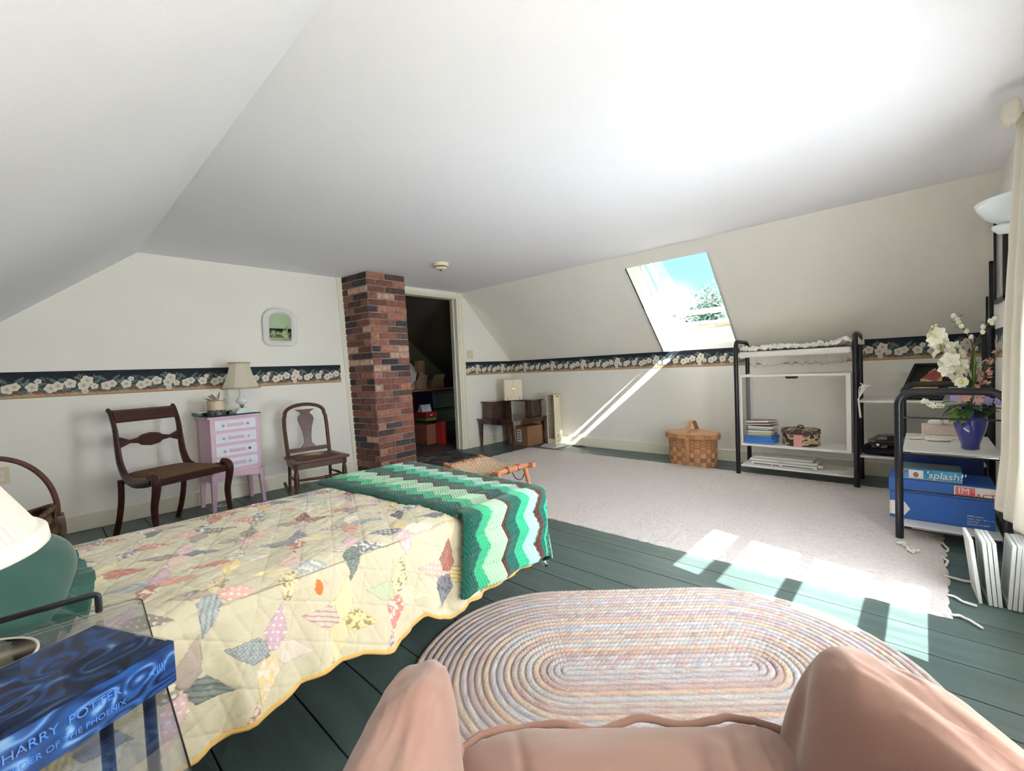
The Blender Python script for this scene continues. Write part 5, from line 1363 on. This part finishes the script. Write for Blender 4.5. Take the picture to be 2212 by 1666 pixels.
# ------------------------------------------------------------------ vase and its stems
VX, VY, VZ = 3.47, -.185, .506
def vase():
    root = T('blue_vase', 'cobalt blue glazed vase holding mixed flowers on the cart top', 'vase', (VX, VY, VZ))
    pr = [(.001, .001), (.044, .001), (.047, .006), (.046, .022), (.056, .05), (.074, .095), (.084, .135), (.084, .160), (.074, .187), (.052, .205), (.040, .212), (.042, .222), (.050, .232)]
    b = MB(); b.lathe([(r*.80, z*1.04) for r, z in pr+[(.046, .231), (.036, .212), (.030, .20)]], 40); b.build('body', m_cobalt, root, smooth=True)
    b = MB(); b.blade((0, .02, .215), (-.2, -1, .45), .10, .07, cup=.3); b.build('lip_bow', mat('pale blue ribbon', (124, 144, 206), .4), root)
vase()
def stem_thing(name, label, catg, pts, r, m=m_leaf, group=None):
    root = T(name, label, catg, (VX, VY, VZ+.20), 0, group)
    P = cat(pts, 6); b = MB(); b.tube([tuple(p) for p in P], r, 6); b.build('stem', m, root, smooth=True); return root, P
def flower(b, c, r, n=5, up=(0, 0, 1), rnd=random, sz=1):
    up = Vector(up).normalized(); a = up.orthogonal().normalized(); bb = up.cross(a)
    for k in range(n):
        t = 2*pi*k/n+rnd.random()*.3; d = a*cos(t)+bb*sin(t)+up*.45
        b.blade(c, d, r, r*.85, up=up, cup=.25)
def flowers():
    rnd = random.Random(20)
    def blossoms(root, P, t0, t1, n, r, m, name='blossom', spread=.02, petals=5, each=True):
        for k in range(n):
            t = t0+(t1-t0)*k/max(1, n-1); p = P[min(len(P)-1, int(t*(len(P)-1)))]
            a = k*2.4; d = Vector((cos(a), sin(a), .3)); c = p+d*spread*(1.1-.5*t); b = MB()
            flower(b, c, r*(1.15-.5*t), petals, d, rnd); b.ball(tuple(c), r*.22, 5); b.build(name, m, root)
    r0, P = stem_thing('snapdragon_stem', 'tall stem of white snapdragon blossoms leaning left in the vase', 'flower', [(0, 0, 0), (-.02, .03, .12), (-.05, .075, .26), (-.10, .125, .40), (-.11, .14, .46)], .004)
    blossoms(r0, P, .42, .88, 13, .052, m_petal, spread=.034)
    for k in range(8):
        b = MB(); p = P[-1]; b.ball((p.x+rnd.uniform(-.012, .012), p.y+rnd.uniform(-.014, .014), p.z-.03+k*.008), .008, 5); b.build('bud', m_ypetal, r0, smooth=True)
    r0, P = stem_thing('snapdragon_stem', 'shorter stem of creamy white blossoms in the middle of the vase', 'flower', [(0, 0, 0), (-.02, .015, .12), (-.03, .04, .24), (-.04, .055, .36)], .004)
    blossoms(r0, P, .5, 1, 9, .050, m_petal, spread=.030)
    r0, P = stem_thing('daisy_stem', 'single white daisy facing the room low in the vase', 'flower', [(0, 0, 0), (-.04, .02, .08), (-.08, .035, .17)], .003)
    b = MB(); flower(b, P[-1], .030, 14, (-.9, .3, .3), rnd); b.build('petals', m_petal, r0)
    b = MB(); b.ball(tuple(P[-1]+Vector((-.008, .002, .003))), .010, 6); b.build('daisy_centre', m_ypetal, r0, smooth=True)
    for lb, pts, n in (('long bare twig with white buds rising to the left above the vase', [(0, 0, 0), (-.0, .0, .2), (.0, -.01, .37), (-.02, .03, .47), (-.03, .06, .53)], 6),
                       ('bare budding twig bending right towards the curtain', [(0, 0, 0), (.01, -.01, .2), (.02, -.02, .36), (.0, -.06, .46), (.0, -.10, .50)], 5)):
        r0, P = stem_thing('budding_twig', lb, 'branch', pts, .0035, m_twig)
        for k in range(n):
            p = P[-1-k*2]; b = MB(); b.ball((p.x, p.y+rnd.uniform(-.012, .012), p.z+.004), .011, 6, sz=1.3); b.build('bud', m_petal, r0, smooth=True)
        for k in range(4):
            p = P[-2-k*3]; b = MB(); b.blade(p, (rnd.uniform(-.5, .5), rnd.choice([-1, 1]), .5), .045, .014); b.build('leaf', m_dleaf, r0)
    for j, (lb, pts) in enumerate((('sprig of small pink blossoms high on the right of the vase', [(0, 0, 0), (.0, -.02, .12), (.01, -.06, .24), (.02, -.09, .31)]),
                    ('sprig of small pink blossoms in the middle right of the bouquet', [(0, 0, 0), (-.02, -.03, .10), (-.02, -.05, .19), (-.02, -.055, .26)]))):
        r0, P = stem_thing('blossom_sprig', lb, 'flower', pts, .0025, m_twig)
        for k in range(16):
            t = .4+.6*k/15; p = P[int(t*(len(P)-1))]; b = MB(); c = p+Vector((rnd.uniform(-.03, .03), rnd.uniform(-.03, .03), rnd.uniform(-.02, .02))); flower(b, c, .013, 5, (rnd.uniform(-1, 1), rnd.uniform(-1, 1), .6), rnd); b.build('blossom', m_ppetal, r0)
    for lb, m, c0, n in (('cluster of coral pink flowers low in front of the vase mouth', m_ppetal, (-.06, .0, .075), 7), ('cluster of lilac flowers at the right over the vase mouth', m_lpetal, (-.04, -.07, .06), 6), ('cluster of pale bluish flowers at the left over the vase mouth', m_lpetal, (-.05, .05, .085), 6)):
        r0, P = stem_thing('flower_cluster', lb, 'flower', [(0, 0, 0), (c0[0]*.5, c0[1]*.5, c0[2]*.7), c0], .0025)
        for k in range(n):
            b = MB(); c = Vector(c0)+Vector((rnd.uniform(-.02, .02), rnd.uniform(-.035, .035), rnd.uniform(-.012, .03))); flower(b, c, .020, 6, (-1, rnd.uniform(-.6, .6), rnd.uniform(0, .8)), rnd); b.build('blossom', m, r0)
    for lb, m, n, zr, L in (('spray of dark green leaves hanging over the vase rim', m_dleaf, 16, (.0, .06), .075), ('spray of bright green leaves hanging left over the vase rim', m_leaf, 12, (-.02, .05), .065)):
        r0, P = stem_thing('leaf_spray', lb, 'foliage', [(0, 0, 0), (-.02, .01, .03), (-.04, .03, .05)], .003)
        for k in range(n):
            a = rnd.uniform(1.6, 4.6) if m is m_dleaf else rnd.uniform(1.6, 2.9); d = (cos(a), sin(a), rnd.uniform(-.7, .5)); q = rnd.uniform(.03, .06)
            b = MB(); b.blade((cos(a)*q, sin(a)*q, rnd.uniform(*zr)), d, L*rnd.uniform(.8, 1.2), .038, cup=.4); b.build('leaf', m, r0)
    r0, P = stem_thing('grass_spray', 'spray of thin pale grass blades standing behind the white blossoms', 'foliage', [(0, 0, 0), (.0, .0, .1), (.0, .01, .2)], .0025)
    for k in range(26):
        b = MB(); b.blade((rnd.uniform(-.01, .01), rnd.uniform(-.02, .02), .10), (rnd.uniform(-.3, .3), rnd.uniform(-.4, .4), 1), rnd.uniform(.18, .30), .006, cup=.1); b.build('blade', m_dleaf if k % 2 else m_leaf, r0)
    r0, P = stem_thing('white_spray', 'small sprig of white blossoms stretching left below the cart rail', 'flower', [(0, 0, 0), (-.04, .07, .03), (-.06, .14, .04), (-.07, .19, .065)], .0022)
    for k in range(9):
        p = P[int((.6+.4*k/8)*(len(P)-1))]; b = MB(); flower(b, p+Vector((rnd.uniform(-.01, .01), rnd.uniform(-.012, .012), rnd.uniform(-.008, .012))), .016, 5, (-1, .2, .5), rnd); b.build('blossom', m_petal, r0)
flowers()

# ------------------------------------------------------------------ back wall: pictures, sconce, curtain
def wall_pic(name, label, x0, x1, z0, z1, m_in, w=.022):
    cx, cz = (x0+x1)/2, (z0+z1)/2; root = T(name, label, 'picture', (cx, YB+.001, cz)); hw, hh = (x1-x0)/2, (z1-z0)/2
    b = MB()
    for q in ((-hw, -hh, hw, -hh+w), (-hw, hh-w, hw, hh), (-hw, -hh, -hw+w, hh), (hw-w, -hh, hw, hh)): b.box(q[0], .0, q[1], q[2], .02, q[3])
    b.build('frame', m_blackp, root, bev=.002)
    b = MB(); b.box(-hw+w, .002, -hh+w, hw-w, .008, hh-w); b.build('panel', m_in, root)
wall_pic('framed_picture', 'black framed pale picture on the end wall beside the curtain', 3.72, 4.17, 1.33, 1.87, mat('pale print', (206, 208, 204), .15, var=.1, vs_=5))
wall_pic('framed_picture', 'narrow black framed panel on the end wall in the room corner', 4.42, 4.66, 1.20, 1.645, mat('pale print two', (222, 218, 204), .3, var=.1, vs_=5))
def sconce():
    root = T('wall_sconce', 'white glass bowl wall lamp on the end wall beside the curtain', 'lamp', (2.93, YB, 1.64))
    b = MB(); pr = [(.001, -.060), (.05, -.056), (.10, -.040), (.145, -.010), (.172, .030), (.180, .052), (.176, .056), (.16, .03), (.12, .0), (.001, -.03)]
    n = 40; vs = []
    for r, z in pr:
        for j in range(n+1): t = pi*j/n; vs.append((r*cos(t), .004+r*sin(t)*.97, z))
    b.add(vs, [(i*(n+1)+j, i*(n+1)+j+1, (i+1)*(n+1)+j+1, (i+1)*(n+1)+j) for i in range(len(pr)-1) for j in range(n)])
    b.build('glass_bowl', m_milk, root, smooth=True)
    b = MB(); b.lathe([(.001, -.088), (.03, -.084), (.048, -.066), (.05, -.05)], 24, (0, .075, 0)); b.build('lower_cup', m_milk, root, smooth=True)
    b = MB(); b.box(-.04, 0, -.09, .04, .006, .10); b.build('wall_plate', m_white, root, bev=.002)
    b = MB(); b.lathe([(.010, .04), (.014, .09), (.014, .115)], 12, (0, .04, 0)); b.build('socket', m_blackp, root)
sconce()
def curtain():
    nz, nx = 90, 90; zs = np.array([1.99, 1.96, 1.1, .6, .37, .33]); xs = np.array([2.735, 2.73, 2.74, 2.765, 2.85, 2.83]); ys = np.array([-.285, -.28, -.243, -.238, -.226, -.226])
    Z = np.linspace(1.985, .345, nz); X1 = np.interp(-Z, -zs, xs); Yc = np.interp(-Z, -zs, ys)
    P = np.zeros((nz, nx, 3)); t = np.linspace(0, 1, nx)
    for i in range(nz):
        P[i, :, 0] = X1[i]+(2.60-X1[i])*t; P[i, :, 1] = Yc[i]-.045*t-.022*(1-np.cos(t*2*pi*2.5))/2*(1+.3*(1-i/nz))
        P[i, :, 2] = Z[i]-.035*t*(i/nz)**6
    root = T('window_curtain', 'long cream cotton curtain hanging at the far side of the end window', 'curtain', (0, 0, 0))
    sheet('curtain_panel', P, m_curtain, root, None, solid=.003)
    b = MB(); b.tube([(2.86, -.315, 1.99), (1.60, -.315, 1.99)], .009, 10); b.ball((2.87, -.315, 1.99), .016, 8); b.build('curtain_rod', m_white, root, smooth='auto')
    for x in (2.80, 1.65):
        b = MB(); b.box(x-.008, YB, 1.975, x+.008, -.31, 1.99); b.build('rod_bracket', m_white, root)
    o = soft('curtain_tie', (2.70, -.262, 1.985), (.055, .028, .045), 2.4, m_curtain, root, None, lambda u, v, w: (0, 0, .02*fbm(u*2, v, w, 2)), 40, 24)
curtain()
def frames():
    g = 'white frames leaning in a row under the curtain'
    src = None; names = ['leftmost, standing apart', 'second from the left', 'third from the left', 'fourth from the left', 'fifth from the left', 'sixth from the left', 'seventh from the left', 'eighth from the left']
    ys = [-.172, -.200, -.214, -.228, -.252, -.266, -.280, -.294]; tl = [-6, -4, -4, -4, 3, 3, 2.5, 2]
    for i, y in enumerate(ys):
        lb = 'thin white frame standing on the floor below the curtain, '+names[i]
        if src is None:
            root = T('empty_frame', lb, 'frame', (0, 0, 0), 0, g); W_, H_, w, t = .175, .262, .016, .0115
            b = MB()
            b.box(0, 0, 0, w, t, H_); b.box(W_-w, 0, 0, W_, t, H_); b.box(w, 0, 0, W_-w, t, w); b.box(w, 0, H_-w, W_-w, t, H_); b.build('frame_rail', mat('pale grey frame paint', (214, 216, 212), .4), root, bev=.001)
            b = MB(); b.box(w, t*.4, w, W_-w, t*.5, H_-w); b.build('mesh_panel', mat('pale mesh', (200, 202, 200), .7), root)
            src = root; r = root
        else:
            r = src.copy(); COL.objects.link(r); r['label'] = lb
            for ch in list(src.children): c = ch.copy(); COL.objects.link(c); c.parent = r
        r.location = (2.60+(.0 if i else -.0), y, 0.003); r.rotation_euler = (radians(tl[i]), 0, radians(4 if i < 4 else 2))
frames()

# ------------------------------------------------------------------ the dark storage room behind the doorway
def closet():
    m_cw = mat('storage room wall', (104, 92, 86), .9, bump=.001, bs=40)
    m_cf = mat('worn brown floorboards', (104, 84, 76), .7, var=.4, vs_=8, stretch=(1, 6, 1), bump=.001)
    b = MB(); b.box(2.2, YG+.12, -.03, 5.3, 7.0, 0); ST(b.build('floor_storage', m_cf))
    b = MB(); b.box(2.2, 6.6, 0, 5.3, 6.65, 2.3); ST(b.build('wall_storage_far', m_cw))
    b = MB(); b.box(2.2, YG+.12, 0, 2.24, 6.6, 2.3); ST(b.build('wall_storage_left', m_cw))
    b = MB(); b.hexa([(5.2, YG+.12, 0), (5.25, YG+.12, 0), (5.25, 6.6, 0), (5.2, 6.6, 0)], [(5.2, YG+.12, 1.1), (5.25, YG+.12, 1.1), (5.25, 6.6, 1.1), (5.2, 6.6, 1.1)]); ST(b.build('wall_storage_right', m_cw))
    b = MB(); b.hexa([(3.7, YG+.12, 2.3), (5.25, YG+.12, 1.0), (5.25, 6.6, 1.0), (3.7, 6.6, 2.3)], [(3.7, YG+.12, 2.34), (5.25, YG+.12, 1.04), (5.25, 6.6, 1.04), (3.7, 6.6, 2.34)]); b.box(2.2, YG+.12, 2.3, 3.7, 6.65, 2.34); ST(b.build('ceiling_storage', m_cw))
    # storage shelf
    root = T('storage_shelf', 'plain wooden shelf board on dark posts across the storage room', 'shelf', (4.1, 6.05, 0))
    b = MB(); b.box(-.9, -.30, .77, .85, .30, .80); b.build('shelf_board', mat('raw board', (150, 106, 78), .7), root)
    for x in (-.85, .80):
        for y in (-.26, .26):
            b = MB(); b.box(x-.02, y-.02, 0, x+.02, y+.02, .77); b.build('post', m_mahog, root)
    def crate(name, label, ct, x0, y0, z0, x1, y1, z1, c, lid=True):
        root = T(name, label, ct, ((x0+x1)/2, (y0+y1)/2, z0)); hx, hy, h = (x1-x0)/2, (y1-y0)/2, z1-z0
        m = mat(name+' '+str(c), c, .5); b = MB()
        b.hexa([(-hx*.92, -hy*.92, 0), (hx*.92, -hy*.92, 0), (hx*.92, hy*.92, 0), (-hx*.92, hy*.92, 0)], [(-hx, -hy, h*.88), (hx, -hy, h*.88), (hx, hy, h*.88), (-hx, hy, h*.88)]); b.build('body', m, root, bev=.008)
        if lid:
            b = MB(); b.box(-hx*1.02, -hy*1.02, h*.885, hx*1.02, hy*1.02, h); b.build('lid', m, root, bev=.006)
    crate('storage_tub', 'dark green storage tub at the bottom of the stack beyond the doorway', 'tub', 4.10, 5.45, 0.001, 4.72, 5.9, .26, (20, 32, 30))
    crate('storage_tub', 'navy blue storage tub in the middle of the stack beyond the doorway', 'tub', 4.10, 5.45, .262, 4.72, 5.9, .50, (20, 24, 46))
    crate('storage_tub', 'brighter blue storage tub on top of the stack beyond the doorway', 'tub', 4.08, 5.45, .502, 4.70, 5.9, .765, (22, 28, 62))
    crate('cardboard_carton', 'brown and red carton on the storage room floor beside the tubs', 'box', 3.84, 5.30, .001, 4.06, 5.7, .34, (150, 96, 74), False)
    root = T('red_box', 'bright red tall box standing between the carton and the green tub', 'box', (4.03, 5.22, 0)); b = MB(); b.box(-.035, -.08, .001, .035, .07, .33); b.build('body', mat('red card', (190, 44, 44), .5), root, bev=.002)
    crate('game_box', 'olive green flat box on the brown carton in the storage room', 'box', 3.85, 5.32, .345, 4.05, 5.66, .40, (110, 120, 60), False)
    root = T('game_box', 'red printed box with white mark on the olive flat box', 'box', (3.95, 5.49, .402)); b = MB(); b.box(-.1, -.17, 0, .1, .17, .075); b.build('body', mat('dark red card', (150, 30, 34), .4), root, bev=.002)
    b = MB(); b.prism([(-.03, .03), (.0, .02), (.04, .05), (.02, .035), (.0, .04)], -.1712, -.1702, 'y'); b.build('white_mark', m_white, root)
    root = T('paper_bag', 'white and blue paper bag on the red printed box in the dark room', 'bag', (3.94, 5.48, .478)); b = MB(); b.hexa([(-.08, -.06, 0), (.09, -.06, 0), (.09, .06, 0), (-.08, .06, 0)], [(-.07, -.03, .10), (.08, -.04, .11), (.07, .04, .10), (-.06, .03, .11)]); b.build('body', mat('pale paper', (150, 160, 196), .7, var=.5, vs_=14, vcol=(220, 214, 210)), root)
    rnd = random.Random(2)
    for lb, c, h, col in (('large crumpled white plastic bag on the storage shelf', (3.96, 5.95, 1.02), (.15, .14, .22), (206, 198, 190)), ('small crumpled paper heap at the front of the storage shelf', (3.88, 5.80, .845), (.13, .06, .045), (190, 164, 134)), ('tall pale paper bag standing upright on the storage shelf', (4.28, 5.98, .93), (.075, .06, .13), (176, 160, 150))):
        o = soft('plastic_bag' if 'plastic' in lb else 'paper_heap' if 'heap' in lb else 'paper_bag', c, h, 2.6, mat('bag '+lb[:5]+str(c[0]), col, .7), None, None, lambda u, v, w: (.05*fbm(u*2, v*2, w*2+c[0], 3), .04*fbm(u*2+5, v*2, w*2, 3), .05*fbm(u*2, v*2+4, w*2, 3)), 60, 40)
        tag(o, lb, 'bag' if 'bag' in lb else 'paper')
    for nm, lb, M, s, col in (('cardboard_box', 'open cardboard box with raised flap on the storage shelf', (4.13, 5.90, .803), (.11, .10, .13), (150, 122, 98)), ('cardboard_box', 'wide low cardboard box at the right end of the storage shelf', (4.47, 5.95, .803), (.14, .12, .13), (140, 112, 92)), ('cardboard_box', 'upper cardboard box stacked at the back of the storage shelf', (4.12, 6.15, .803), (.16, .10, .28), (128, 96, 74))):
        root = T(nm, lb, 'box', M, rnd.uniform(-12, 12)); m = mat('card '+lb[:7]+str(M[0]), col, .8); b = MB(); b.box(-s[0], -s[1], 0, s[0], s[1], s[2]); b.build('body', m, root, bev=.003)
        b = MB(); b.hexa([(-s[0], -s[1], s[2]+.001), (s[0], -s[1], s[2]+.001), (s[0], -s[1]+.004, s[2]+.001), (-s[0], -s[1]+.004, s[2]+.001)], [(-s[0]*.9, -s[1]-.05, s[2]+.09), (s[0]*.9, -s[1]-.05, s[2]+.09), (s[0]*.9, -s[1]-.046, s[2]+.09), (-s[0]*.9, -s[1]-.046, s[2]+.09)]); b.build('flap', m, root)
    root = T('tall_carton', 'tall narrow pale carton standing at the back of the storage shelf', 'box', (4.38, 6.16, .803), 8); b = MB(); b.box(-.07, -.05, 0, .07, .05, .46); b.build('body', mat('pale card', (176, 142, 112), .8), root, bev=.003)
closet()

# ------------------------------------------------------------------ trees outside the skylight
def tree(label, x, y, zb, h, w, seed, lm):
    root = T('garden_tree', label, 'tree', (x, y, zb)); rnd = random.Random(seed)
    b = MB(); tr = cat([(0, 0, 0), (.1, .05, h*.35), (-.05, .1, h*.7), (0, 0, h*.95)], 6); b.tube(tr, [.22*(1-i/len(tr)*.9) for i in range(len(tr))], 8)
    tips = []
    for k in range(34):
        t = .3+.68*k/34; p = tr[int(t*(len(tr)-1))]; a = rnd.uniform(0, 2*pi); L = w*(1.1-t)*rnd.uniform(.6, 1.1)
        q = p+Vector((cos(a)*L, sin(a)*L, L*rnd.uniform(.25, .7))); b.tube([p, p.lerp(q, .5)+Vector((0, 0, -.1)), q], [.05, .03, .012], 5); tips += [p.lerp(q, s) for s in (.45, .6, .75, .88, 1)]
    b.build('trunk', m_twig, root, smooth=True)
    b = MB()
    for p in tips:
        for _ in range(26):
            c = p+Vector((rnd.gauss(0, .32), rnd.gauss(0, .32), rnd.gauss(0, .26))); d = Vector((rnd.uniform(-1, 1), rnd.uniform(-1, 1), rnd.uniform(-.6, .6)))
            b.blade(c, d, .22, .12, n=2)
    b.build('foliage', lm, root)
lm1 = mat('outdoor foliage', (158, 176, 170), .7, var=.3, vs_=3)
tree('tall leafy tree seen at the right through the skylight', 21.5, 7.1, -6, 11.0, 2.3, 3, lm1)
tree('lower bushy tree at the left edge of the skylight view', 27.5, 14.5, -6, 9.3, 3.0, 5, lm1)
b = MB(); b.box(7, -30, -6.2, 60, 40, -6); ST(b.build('ground', mat('lawn', (96, 120, 70), .9, var=.3, vs_=.5)))
#@@MORE
